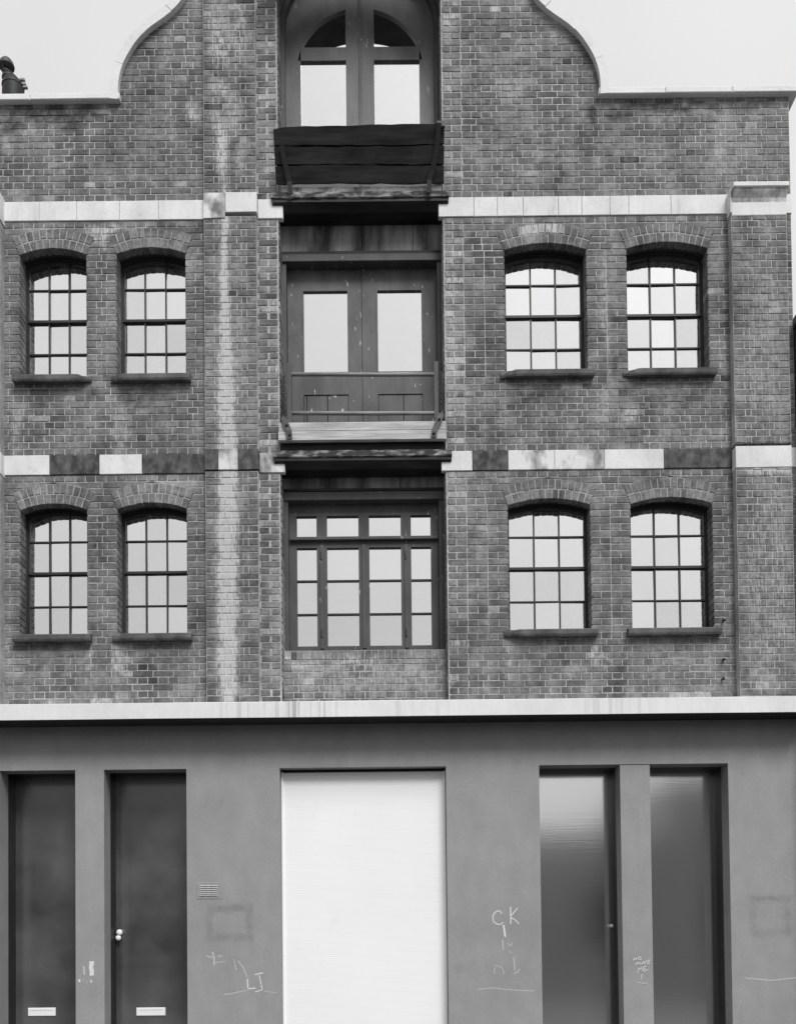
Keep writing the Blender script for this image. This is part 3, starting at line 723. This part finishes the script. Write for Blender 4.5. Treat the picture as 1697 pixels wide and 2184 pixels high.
# top floor: arched double doors
m = MB(); n = 24; zs, r0, r1 = 12.158, .95, .885
pts_o = [(CX-r0,10.0)]+[(CX-r0*math.cos(math.pi*i/n), zs+r0*math.sin(math.pi*i/n)) for i in range(n+1)]+[(CX+r0,10.0)]
pts_i = [(CX-r1,10.0)]+[(CX-r1*math.cos(math.pi*i/n), zs+r1*math.sin(math.pi*i/n)) for i in range(n+1)]+[(CX+r1,10.0)]
for a, b, c, d in zip(pts_o, pts_o[1:], pts_i[1:], pts_i): m.prism([d,c,b,a], .255, .42)
TD = m.build('loading_door', M['frame'], WH, label='arched double loading doors under the gable, half hidden by a tarred flap')
zA, rA, zT0, zT1 = 11.731, .745, 11.839, 11.999
for sgn in (-1, 1):
    y0, y1 = .335, .385; X = lambda q: CX+sgn*q; m = MB()
    i0, i1 = .168, .705
    def bar(a, b, c, d, dy=0):
        a, b = sorted((X(a), X(b))); m.box(a, b, y0+dy, y1, c, d)
    bar(.003, i0, 10.0, 12.92); bar(i1, .888, 10.0, zT0); bar(i0, i1, zT0, zT1, .001); bar(i0, i1, 10.0, 10.62, .001)
    N_ = 14; th1 = math.acos(i0/rA)
    arc = [(rA*math.cos(th1*i/N_+ (1-i/N_)*math.asin((zT0-zA)/rA)), zA+rA*math.sin(th1*i/N_+(1-i/N_)*math.asin((zT0-zA)/rA))) for i in range(N_+1)]
    def outp(i): 
        t = i/N_; tt = (1-t)*0+t*(math.pi/2-.19); return (.886*math.cos(tt)*1.0, (zT0 if i == 0 else zs+.886*math.sin(tt)))
    for i in range(N_):
        q = [arc[i], arc[i+1], outp(i+1), outp(i)]
        q = [(X(a), b) for a, b in q]
        if sgn > 0: q = q[::-1]
        m.prism(q, y0+.002, y1)
    m.build('door_leaf', M['door_dark'], TD)
    pane(rect(*sorted((X(i0-.01),X(i1+.01))),10.6,zT0+.01), y0+.035, TD)
    fan = [(i0-.01,zT1-.01),(i1+.0,zT1-.01)]+[p for p in arc if p[1] > zT1]+[(i0-.01,arc[-1][1])]
    fan = [(X(a),b) for a,b in fan]
    if sgn < 0: fan = fan[::-1]
    pane(fan, y0+.035, TD)
m = MB(); m.box(CX-.012, CX+.02, .318, .334, 10.0, 12.9); m.build('cover_strip', M['door_up'], TD)
# first floor: four-light window with casements
m = MB(); y0, y1 = .375, .44
m.cbox(BX0-.02, BX1+.02, .255, .46, 6.515, 6.615, .006); m.box(BX0-.02, -1.236, .275, .46, 4.72, 6.514); m.box(.527, BX1+.02, .275, .46, 4.72, 6.514)
m.box(-1.236, .527, .30, .46, 4.715, 4.762)
BW = m.build('bay_window', M['frame'], WH, label='wide casement window with small top lights above the brick infill')
lx = [(-1.149,-.913),(-.793,-.42),(-.294,.078),(.199,.432)]; rows = [(4.83,5.205),(5.223,5.603),(5.621,6.0)]
m = MB()
m.box(-1.236, .527, y0, y1, 6.379, 6.516); m.box(-1.236, .527, y0, y1, 6.0, 6.131); m.box(-1.236, .527, y0-.001, y1, 4.762, 4.83)
ed = [-1.236]+[q for p in lx for q in p]+[.527]
for a, b in zip(ed[::2], ed[1::2]):
    m.box(a, b, y0+.001, y1, 4.83, 6.0); m.box(a, b, y0+.001, y1, 6.131, 6.379)
m.build('sash_frame', M['frame'], BW)
m = MB(); m.cbox(-1.225, .52, y0-.05, y0, 6.075, 6.115, .006); m.build('transom_drip', M['frame'], BW)
for cx in (-.853, -.357, .14):
    m = MB(); m.box(cx-.022, cx+.022, y0-.014, y0, 4.80, 6.03); m.build('casement_stile', M['frame'], BW)
for a, b in lx:
    pane(rect(a-.008,b+.008,6.122,6.388), y0+.04, BW, .94)
    for (c, d), rf in zip(rows, (.68,.78,.94)): pane(rect(a-.008,b+.008,c-.008,d+.008), y0+.04, BW, rf)
    for z in (5.214, 5.612):
        m = MB(); m.box(a, b, y0+.018, y1-.005, z-.010, z+.010); m.build('glazing_bar', M['sash'], BW)
    m = MB(); m.box(a-.03, b+.03, y0+.085, y0+.089, 5.42, 6.4); m.build('roller_blind', M['cloth'], BW)
for cx in (-.853, .14):
    for z in (5.90, 4.98):
        m = MB(); m.tube([(cx-.006,y0-.02,z-.045),(cx-.006,y0-.02,z+.045)], .010, 8); m.build('hinge', M['iron'], BW)

# ---- upper tarred flap, tilted out at the top
def flap_pt(x, t, off=0.0):   # t 0 bottom .. 1 top
    return (x, -.055-.24*t-off*.9, 10.03+.47*t-off*.4)
# the flap leans towards the street: measured top edge 0.3 m out, bottom on the ledge
m = MB(); 
UF = None
for i in range(3):
    t0, t1 = [(0.0,.31),(.335,.65),(.672,1.0)][i]; xs = [-1.305+1.915*k/16 for k in range(17)]; ring = []
    m = MB()
    for x in xs:
        w0, w1 = rnd.uniform(-.012,.012)-.012*math.sin(x*2.3+i), rnd.uniform(-.012,.012)-.014*math.sin(x*1.9+i*2)
        e = -.03 if i == 2 and (x < -1.2) else 0
        f0, f1 = flap_pt(x,t0+w0,.03+rnd.uniform(0,.008)), flap_pt(x,t1+w1+e,.03+rnd.uniform(0,.008))
        b0, b1 = flap_pt(x,t0+w0,-.02), flap_pt(x,t1+w1+e,-.02)
        ring.append([f0,f1,b1,b0])
    vs = [p for R in ring for p in R]; fs = [(k*4+(j_+1)%4,(k+1)*4+(j_+1)%4,(k+1)*4+j_,k*4+j_) for k in range(16) for j_ in range(4)]+[(3,2,1,0),(64,65,66,67)]
    m.add(vs, [tuple(reversed(f)) for f in fs])
    if UF is None:
        UF = m.build('loading_flap', M['tar'], WH, label='raised black tarred timber flap of three planks leaning outwards')
    else: m.build('plank', M['tar'], UF)
def strap(pts, wd, th, mat, parent, name='strap'):
    """flat iron bar through points, facing the street"""
    m = MB(); n = len(pts); vs = []
    for i, p in enumerate(pts):
        p = Vector(p); a = Vector(pts[max(i-1,0)]); b = Vector(pts[min(i+1,n-1)]); d = (b-a).normalized()
        sx = d.cross(Vector((0,-1,0))).normalized()*wd/2; nn = sx.cross(d).normalized()*th
        vs += [p-sx, p+sx, p+sx+nn, p-sx+nn]
    fs = [(k*4+j_,(k+1)*4+j_,(k+1)*4+(j_+1)%4,k*4+(j_+1)%4) for k in range(n-1) for j_ in range(4)]+[(0,1,2,3),((n-1)*4+3,(n-1)*4+2,(n-1)*4+1,(n-1)*4)]
    m.add(vs, fs); return m.build(name, mat, parent)
M['blackiron'] = N('black_iron').out(.018, .6, .3)
strap([flap_pt(-1.215,.66,.048),flap_pt(-1.20,.45,.05),flap_pt(-1.165,.15,.05),(-1.15,-.11,10.02),(-1.14,-.09,9.89)], .055, .012, M['blackiron'], UF)
strap([flap_pt(.55,1.02,.048),flap_pt(.53,.6,.05),flap_pt(.48,.2,.05),(.445,-.11,10.02),(.44,-.09,9.89)], .055, .012, M['blackiron'], UF)
for t_ in (.325, .66):                      # battens nailed behind the plank joints
    p0, p1 = flap_pt(-1.29,t_-.06,-.024), flap_pt(.595,t_+.06,-.024); q0, q1 = flap_pt(-1.29,t_-.06,-.045), flap_pt(.595,t_+.06,-.045)
    m = MB(); m.add([(x,)+p[1:] for p in (p0,p1,q1,q0) for x in (-1.29,.595)], [(0,1,3,2),(2,3,5,4),(4,5,7,6),(6,7,1,0),(0,2,4,6),(1,7,5,3)]); m.build('batten', M['tar'], UF)
m = MB(); m.box(.525, .615, -.34, -.30, 10.46, 10.52); m.build('corner_iron', M['iron'], UF)

xs = [BX0]+[BX0+(BX1-BX0)*(i+rnd.uniform(-.15,.15))/14 for i in range(1,14)]+[BX1]
for a, b in zip(xs, xs[1:]):
    m = MB(); m.cbox(a+.004, b-.004, -.03, .1, 9.962, 10.022+rnd.uniform(-.004,.004), .005, j=.003); m.build('threshold_stone', M['stone_half'], WH)
# hoist hood over the top door (above the picture; its arched soffit is mirrored in the fanlights)
m = MB(); n = 16; R_ = 1.36; lo = [(CX-1.0+2.0*i/n, 12.90-R_+math.sqrt(R_*R_-(-1.0+2.0*i/n)**2)) for i in range(n+1)]
for a, b in zip(lo, lo[1:]): m.prism([a, b, (b[0],b[1]+.12), (a[0],a[1]+.12)], -.52, -.01)
m.build('hoist_hood', M['tar'], WH)
# ---- lower flap: two bare planks with bolted irons
m = MB(); m.cbox(-1.296, .60, -.085, -.03, 7.158, 7.257, .006, j=.003); LF = m.build('loading_flap', M['timber'], WH, label='pale bare timber flap of two planks below the guard rail')
m = MB(); m.cbox(-1.30, .605, -.105, -.045, 7.040, 7.146, .006, j=.003); m.build('plank', M['timber'], LF)
m = MB(); m.box(-1.28, .585, -.02, .02, 6.965, 7.24); m.build('back_board', M['tar'], LF)
pL = [(-1.222,-.06,7.335),(-1.232,-.10,7.28),(-1.20,-.115,7.20),(-1.175,-.125,7.14),(-1.165,-.125,7.045)]
pR = [(.535,-.06,7.37),(.545,-.09,7.31),(.525,-.115,7.25),(.49,-.12,7.18),(.468,-.125,7.12),(.462,-.125,7.045)]
for P_ in (pL, pR):
    st = strap(P_, .062, .014, M['iron'], LF)
    for i in (0, 2, len(P_)-1):
        p = Vector(P_[i]); 
        if i == len(P_)-1: p = p+Vector((0,0,.04))
        m = MB(); m.lathe((p.x,p.y-.012,p.z), [(.016,-.002),(.015,.012),(.009,.02)], 8, 'y'); m.build('bolt', M['tar'], LF)
# ---- three iron stubs left in the wall by the right-hand window
for px_, py_ in ((1860,1597),(1860,1698),(1858,1748)):
    x, z = nat(px_, py_); m = MB(); m.tube([(x,.02,z),(x,-.035,z),(x+.012,-.045,z-.012)], .012, 6); m.build('iron_stub', M['blackiron'], WH)
# ---- guard rail
m = MB(); m.cbox(-1.209, -1.151, -.02, .03, 7.16, 7.985, .004); GR = m.build('guard_rail', M['frame'], WH, label='iron guard rail with two bars across the loading doors')
m = MB(); m.cbox(.473, .524, -.02, .03, 7.16, 7.985, .004); m.build('rail_post', M['frame'], GR)
for za, zb in ((7.862,7.842),(7.412,7.392)):
    m = MB(); m.tube([(-1.152,0,za-.003),(-.7,0,za-.008+rnd.uniform(-.004,.004)),(-.2,0,(za+zb)/2-.006),(.474,0,zb)], .022, 10); m.build('rail_bar', M['rail'], GR, smooth=True)
def chain(x, y, z0, z1):
    links = int((z1-z0)/.032)
    for i in range(links):
        m = MB(); zc_ = z0+(i+.5)*(z1-z0)/links; n = 8; a = i % 2
        pth = []
        for k in range(n+1):
            t = 2*math.pi*k/n; dx = .015*math.cos(t); dz = .025*math.sin(t)
            pth.append((x+(dx if a else dx*.3), y+(dx*.3 if a else dx), zc_+dz))
        m.tube(pth, .006, 5, caps=False); yield m
for x, z0, z1 in ((-1.245,7.33,7.86),(.556,7.36,7.86)):
    big = MB()
    for m in chain(x, -.01, z0, z1): big.add(m.v, m.f)
    big.build('chain', M['iron'], GR)
m = MB(); m.tube([(.565,.02,7.90),(.575,-.03,7.90),(.60,-.045,7.925)], .008, 6); m.build('hook', M['iron'], GR)

# ---- white cornice and painted ground floor
m = MB(); cz0, cz1, cy = 3.832, 4.008, -.36
prof = [(cy,cz0),(cy,cz1-.006),(cy+.01,cz1),(.02,cz1+.03),(.02,cz0+.004),(cy+.03,cz0+.004)]
xs = [WEST+(EAST+.02-WEST)*i/12 for i in range(13)]; vs = []
for x in xs: vs += [(x,y,z+rnd.uniform(-.0015,.0015)) for y,z in prof]
fs = [(i*6+(k+1)%6,i*6+k,(i+1)*6+k,(i+1)*6+(k+1)%6) for i in range(12) for k in range(6)]+[tuple(range(6)),tuple(72+5-k for k in range(6))]
m.add(vs, [tuple(reversed(f)) for f in fs]); m.build('cornice', M['fascia'], WH, label='white painted cornice across the whole front')
m = MB(); m.box(WEST, EAST+.02, cy+.032, .0, cz0-.004, cz0+.003); m.build('soffit', M['sash'], WH, label='soffit under the white cornice, coloured dark as shade')  # dark colour puts shade into the cornice underside
D = [(-4.495,-3.64),(-3.315,-2.381),(-1.325,.56),(1.615,3.755)]; HZ = 3.335
m = MB(); ed = [WEST-.0]+[q for d in D for q in d]+[EAST+.02]
for a, b in zip(ed[::2], ed[1::2]): m.box(a, b, 0, .24, 0, HZ)
m.box(WEST, EAST+.02, 0, .24, HZ, 3.95)
m.build('rendered_wall', M['render'], WH, label='grey painted ground floor wall with chalk scribbles')
m = MB(); m.cbox(2.53, 2.87, .003, .243, 0, HZ-.008, .003); m.build('post', M['render'], WH, label='grey post between the two right-hand doors')
def door(x0, x1, mat, lab, yd=.46, left=True):
    m = MB(); m.box(x0, x1, yd, yd+.05, .02, HZ-.0); d = m.build('door', mat, WH, label=lab)
    m = MB(); m.box(x0-.25, x0, .241, .55, 0, HZ+.2); m.box(x1, x1+.25, .241, .55, 0, HZ+.2); m.box(x0, x1, .241, .55, HZ, HZ+.2); m.build('door_frame', M['sash'], d)
    m = MB(); m.box(x0, x1, .0, .6, -.02, .02); m.build('threshold', M['sill'], d)
    return d
d1 = door(-4.495,-3.64,M['gloss'],'dark glossy door at the far left with a white letter plate')
d2 = door(-3.315,-2.381,M['gloss'],'dark glossy door left of the shutter with knob and letter plate')
d3 = door(1.615,2.53,M['reeded'],'grey ribbed-glass door right of the shutter, bright reflection at its top')
d4 = door(2.87,3.755,M['reeded'],'grey ribbed-glass door at the far right')
def plate(x0, x1, z0, z1, d, y=.46):
    m = MB(); m.cbox(x0, x1, y-.012, y-.001, z0, z1, .005); pl = m.build('letter_plate', M['white'], d)
    m = MB(); m.box(x0+.03, x1-.03, y-.0135, y-.012, (z0+z1)/2+.018, (z0+z1)/2+.021); m.build('flap_joint', M['cap'], pl)
plate(-4.351,-4.027,.518,.615,d1); plate(-3.08,-2.739,.508,.604,d2)
def knob(x, y, z, r, d):
    m = MB(); m.lathe((x,y,z), [(r*.45,0),(r*.45,.03),(r*.9,.035),(r,.05),(r*.8,.065),(r*.3,.07)], 14, 'y'); m.build('knob', M['white'], d, smooth=True)
knob(-3.667,.445,1.436,.022,d1); knob(-3.262,.455,1.488,.038,d2); knob(-3.275,.455,1.425,.034,d2); knob(2.495,.44,1.505,.022,d3)
# ---- ribbed white shutter
m = MB(); x0, x1, ys = -1.30, .535, .14; vs = []; n = 130
for i in range(n+1):
    for k, dz in ((0,0),(1,.010)): vs.append((i, k))
zz = lambda i: .02+i*(HZ-.035-.02)/n
vs = []; fs = []
for i in range(n):
    a, b = zz(i), zz(i+1); md = a+(b-a)*.5
    vs += [(x0,ys+.0009,a),(x1,ys+.0009,a),(x0,ys,md),(x1,ys,md)]
vs += [(x0,ys+.0009,zz(n)),(x1,ys+.0009,zz(n))]
for i in range(2*n): fs.append((2*i,2*i+1,2*i+3,2*i+2))
m.add(vs, fs); SH = m.build('shutter', M['shutter'], WH, label='wide bright white ribbed shutter in the middle of the ground floor')
m = MB(); m.box(x0, x1, ys+.004, ys+.05, .02, HZ-.035); m.build('shutter_back', M['shutter'], SH)
for a, b in ((-1.324,-1.30),(.535,.559)):
    m = MB(); m.cbox(a, b, ys-.03, ys+.06, 0, HZ-.03, .008); m.build('guide_rail', M['shutter'], SH)
m = MB(); m.box(-1.324, .559, ys+.01, ys+.08, HZ-.033, HZ+.05); m.build('shutter_box', M['sash'], SH)
# ---- vent grille
M['ventpaint'] = N('vent_paint').out(.46, .6, .3)
x0, z1 = at(425,1887); x1, z0 = at(465,1911)
m = MB(); m.cbox(x0-.03, x1+.03, -.004, .01, z0-.035, z1+.025, .003); VG = m.build('vent_grille', M['render'], WH, label='small pale louvred vent left of the shutter')
for i in range(6):
    for k in range(3):
        z = z0+(i+.5)*(z1-z0)/6; a = x0+k*(x1-x0)/3+.004; b = x0+(k+1)*(x1-x0)/3-.004
        m = MB(); m.add([(a,-.005,z+.004),(b,-.005,z+.004),(b,-.014,z-.006),(a,-.014,z-.006),(a,-.004,z-.007),(b,-.004,z-.007)], [(3,2,1,0),(4,5,2,3),(0,1,5,4),(0,4,3),(1,2,5)])
        m.build('slat', M['ventpaint'], VG)
# ---- chalk writing
def chalk(strokes, ox, oy, sc_, wd=.011, name_lab=None):
    m = MB()
    for st in strokes:
        al, wf, pts = st
        P_ = [nat(ox+p[0]/sc_, oy+p[1]/sc_, -.001) for p in pts]
        Q = []
        for a, b in zip(P_, P_[1:]):
            L = math.dist(a,b); n = max(1, int(L/.015))
            for i in range(n): Q.append((a[0]+(b[0]-a[0])*i/n+rnd.uniform(-.0012,.0012), a[1]+(b[1]-a[1])*i/n+rnd.uniform(-.0012,.0012)))
        Q.append(P_[-1])
        for i in range(len(Q)-1):
            a, b = Q[i], Q[i+1]; dx, dz = b[0]-a[0], b[1]-a[1]; l = math.hypot(dx,dz) or 1
            nx, nz = -dz/l*wd*wf/2, dx/l*wd*wf/2; ex, ez = dx/l*.001, dz/l*.001
            m.prism([(a[0]-ex-nx,a[1]-ez-nz),(b[0]+ex-nx,b[1]+ez-nz),(b[0]+ex+nx,b[1]+ez+nz),(a[0]-ex+nx,a[1]-ez+nz)][::1], -.0012, -.0006, tone=al)
    o = m.build('chalk_mark', M['chalk'], WH, kind='stuff')
    if name_lab: o['label'] = name_lab
chalk([(1,1.1,[(460,290),(440,250),(420,235),(370,220),(310,255),(262,320),(255,400),(270,480),(340,530),(400,545),(465,530),(490,490)]),
       (1.3,1.9,[(505,560),(525,690),(545,830)]), (1.1,1.3,[(672,140),(672,525)]), (1,1.1,[(695,330),(830,155)]), (1,1.1,[(700,395),(760,420),(860,525)])], 1240, 2320, 9.1, name_lab='chalked letters G and K')
chalk([(.55,1.2,[(488,900),(492,1150)]),(.35,1.2,[(620,980),(630,1020),(680,1050),(700,980)]),(.4,1.3,[(640,1190),(680,1195)]),(.5,1.2,[(745,1320),(770,1620)]),
       (.4,1.2,[(740,1700),(830,1660),(880,1590)]),(.25,1.4,[(295,1480),(290,1700)]),(.25,1.4,[(300,1510),(400,1520),(480,1570),(510,1690)]),
       (.4,1,[(-100,2065),(280,2030),(470,2060),(850,2090),(1210,2105)])], 1240, 2320, 9.1)
chalk([(1,1,[(510,720),(525,610),(610,690),(640,590)]),(1,1,[(765,550),(830,600),(820,660),(765,690),(700,650),(705,590),(765,550)]),
       (1,1,[(600,920),(650,780),(700,880),(760,770),(800,890)]),(1,1,[(850,890),(900,800),(950,760),(1000,800),(930,840),(1030,880)]),(1,1,[(1030,760),(1220,690)]),(1,1,[(1090,800),(1200,780)]),(1,1,[(1080,870),(1200,850)]),(.9,1,[(1090,760),(1080,870)]),
       (1,1,[(680,1250),(710,1020),(770,1130),(840,990),(880,1160)]),(1,1,[(930,990),(1040,970)]),(1,1,[(950,1080),(1020,1080)]),(1,1,[(930,990),(940,1190),(1000,1180),(1120,1100)]),
       (.9,1,[(865,1310),(850,1500)]),(.6,.9,[(640,1690),(740,1670),(850,1700),(1080,1715)])], 1600, 2430, 16.8, .009, name_lab='chalked words NO MORE ME')
chalk([(1,1.3,[(900,1610),(910,1755),(1020,1745)]),(1,1.2,[(1010,1545),(1130,1520)]),(1,1.1,[(1075,1555),(1120,1770),(1020,1800)]),(.7,1.3,[(385,1210),(405,1290),(408,1400)]),
       (.55,1.2,[(290,1260),(330,1285),(400,1285)]),(.5,1.2,[(460,1275),(530,1270)]),(.25,1.3,[(420,1370),(580,1350)]),(.4,1.3,[(760,1340),(840,1440),(890,1580)]),(.3,1.3,[(700,1320),(735,1480)]),
       (.45,1.1,[(560,1840),(640,1835),(780,1800),(900,1780)]),(.3,1,[(1150,1790),(1330,1815)])], 480, 2240, 5.746, name_lab='chalk scribble left of the shutter')
chalk([(1.5,4.5,[(605,1260),(600,1400),(615,1650)]),(.6,1.6,[(385,1390),(410,1630)]),(1,2,[(260,1760),(275,1830)]),(.6,1.6,[(365,1770),(380,1775)]),(.7,1.5,[(470,1840),(485,1845)]),(.8,2,[(580,1780),(610,1850)])], 180, 2360, 10.92)
chalk([(.6,1,[(1420,1568),(1560,1583),(1697,1568)])], 1250, 1780, 2.127)

# ---- shell of the building: rooms, side walls, roof
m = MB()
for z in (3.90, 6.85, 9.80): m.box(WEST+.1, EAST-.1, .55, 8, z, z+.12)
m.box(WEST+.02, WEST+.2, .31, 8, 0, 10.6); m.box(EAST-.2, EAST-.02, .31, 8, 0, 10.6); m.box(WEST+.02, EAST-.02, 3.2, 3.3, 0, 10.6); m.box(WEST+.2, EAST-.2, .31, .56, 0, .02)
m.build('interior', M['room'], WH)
m = MB(); m.box(WEST, EAST, .42, 8.2, 10.6, 10.75); m.prism([(CX-1.85,10.7),(CX+1.85,10.7),(CX+1.85,13.3),(CX-1.85,13.3)], .45, 1.2); m.build('roof', M['felt'], WH)
m = MB(); m.box(WEST+.0, EAST-.0, 8.0, 8.3, 0, 10.6); m.box(EAST-.019, EAST, .331, 8, 0, 10.6); m.box(WEST, WEST+.019, .331, 8, 0, 10.6); m.build('side_wall', M['mortar'], WH)

# ------------------------------------------------------------------ roof ventilator at the left
yv = 1.25; xa, _ = at(4,150,yv); xb, _ = at(48,150,yv); cx = (xa+xb)/2; zt_ = at(16,121,yv)[1]
RV = link('roof_ventilator', None, label='dark tapering roof ventilator with a pale rounded cap poking above the left parapet', category='ventilator'); RV.location = (cx, yv, 10.75)
def rel(m): m.v = [(x-cx, y-yv, z-10.75) for x, y, z in m.v]; return m
H_ = zt_-10.75; px2 = .0060
xl = xa+.01
def ring_(z): # centre and radius: the street side stays upright, the far side slopes in
    r = .138 if z < H_-.40 else .138-(z-(H_-.40))*.26/.40*.66; return (xl+r, yv, 10.75+z), r
zs_ = [0, H_-.45, H_-.38, H_-.31, H_-.24, H_-.165]
m = MB(); m.tube([ring_(z)[0] for z in zs_], [ring_(z)[1] for z in zs_], 18); rel(m).build('cowl', M['blackiron'], RV, smooth=True)
for z in (H_-.39, H_-.28, H_-.19):
    c_, r_ = ring_(z); m = MB(); m.lathe(c_, [(r_-.01,-.012),(r_+.006,-.008),(r_+.006,.008),(r_-.012,.012)], 18); rel(m).build('rib', M['iron'], RV)
c_, r_ = ring_(H_-.165)
for t in (.2, 1.5, 2.9, 4.3):
    m = MB(); m.tube([(c_[0]+r_*.85*math.cos(t),yv+r_*.85*math.sin(t),zt_-.175),(c_[0]+.008+.07*math.cos(t),yv+.07*math.sin(t),zt_-.10)], .012, 6); rel(m).build('strut', M['iron'], RV)
m = MB(); m.lathe((c_[0]+.012,yv,zt_-.115), [(.098,-.02),(.10,.0),(.085,.045),(.055,.085),(.018,.11)], 18); rel(m).build('cap', M['iron'], RV, smooth=True)
for i, (dx, dz) in enumerate(((.15,-.30),(.165,-.36),(.185,-.40))):
    m = MB(); m.box(cx+dx-.05, cx+dx+.012, yv-.02, yv+.02, zt_+dz-.01, zt_+dz+.012); rel(m).build('fin', M['cap'], RV)

# ------------------------------------------------------------------ neighbour on the right
NB = link('neighbour_building', None, label='brick side wall of the neighbouring building, a sliver at the right edge', category='building'); NB.location = (4.63, -.22, 0)
m = MB(); bk = MB(); X0 = 4.63
m.box(.008, 4, 0, 6, 0, 8.36); m.build('wall', M['mortar'], NB)
for k in range(int(8.36/C)):
    z0 = k*C+J; z1 = z0+C-2*J; st = .2345 if k % 2 == 0 else .117; y = 0.0
    while y < 2.4:
        y1 = min(y+st-2*J, 2.4); bk.add([(0,y,z0),(0,y1,z0),(0,y1,z1),(0,y,z1),(.05,y,z0),(.05,y1,z0),(.05,y1,z1),(.05,y,z1)], [(3,2,1,0),(0,1,5,4),(2,3,7,6),(1,2,6,5),(3,0,4,7)], tone()); y += st
for k in range(int(8.36/C)):
    z0 = k*C+J; z1 = z0+C-2*J; st = .2345 if k % 2 == 0 else .117; x = .004
    while x < 4:
        x1 = min(x+st-2*J, 4); bk.add([(x,-.006,z0),(x1,-.006,z0),(x1,-.006,z1),(x,-.006,z1),(x,.03,z0),(x1,.03,z0),(x1,.03,z1),(x,.03,z1)], [(0,1,2,3),(4,5,1,0),(5,6,2,1),(6,7,3,2),(7,4,0,3)], tone()); x += st
bk.build('bricks', M['brick'], NB, kind='stuff')
m = MB(); m.box(-.03, 4.05, -.05, 6.05, 8.36, 8.45); m.build('coping', M['sill'], NB)
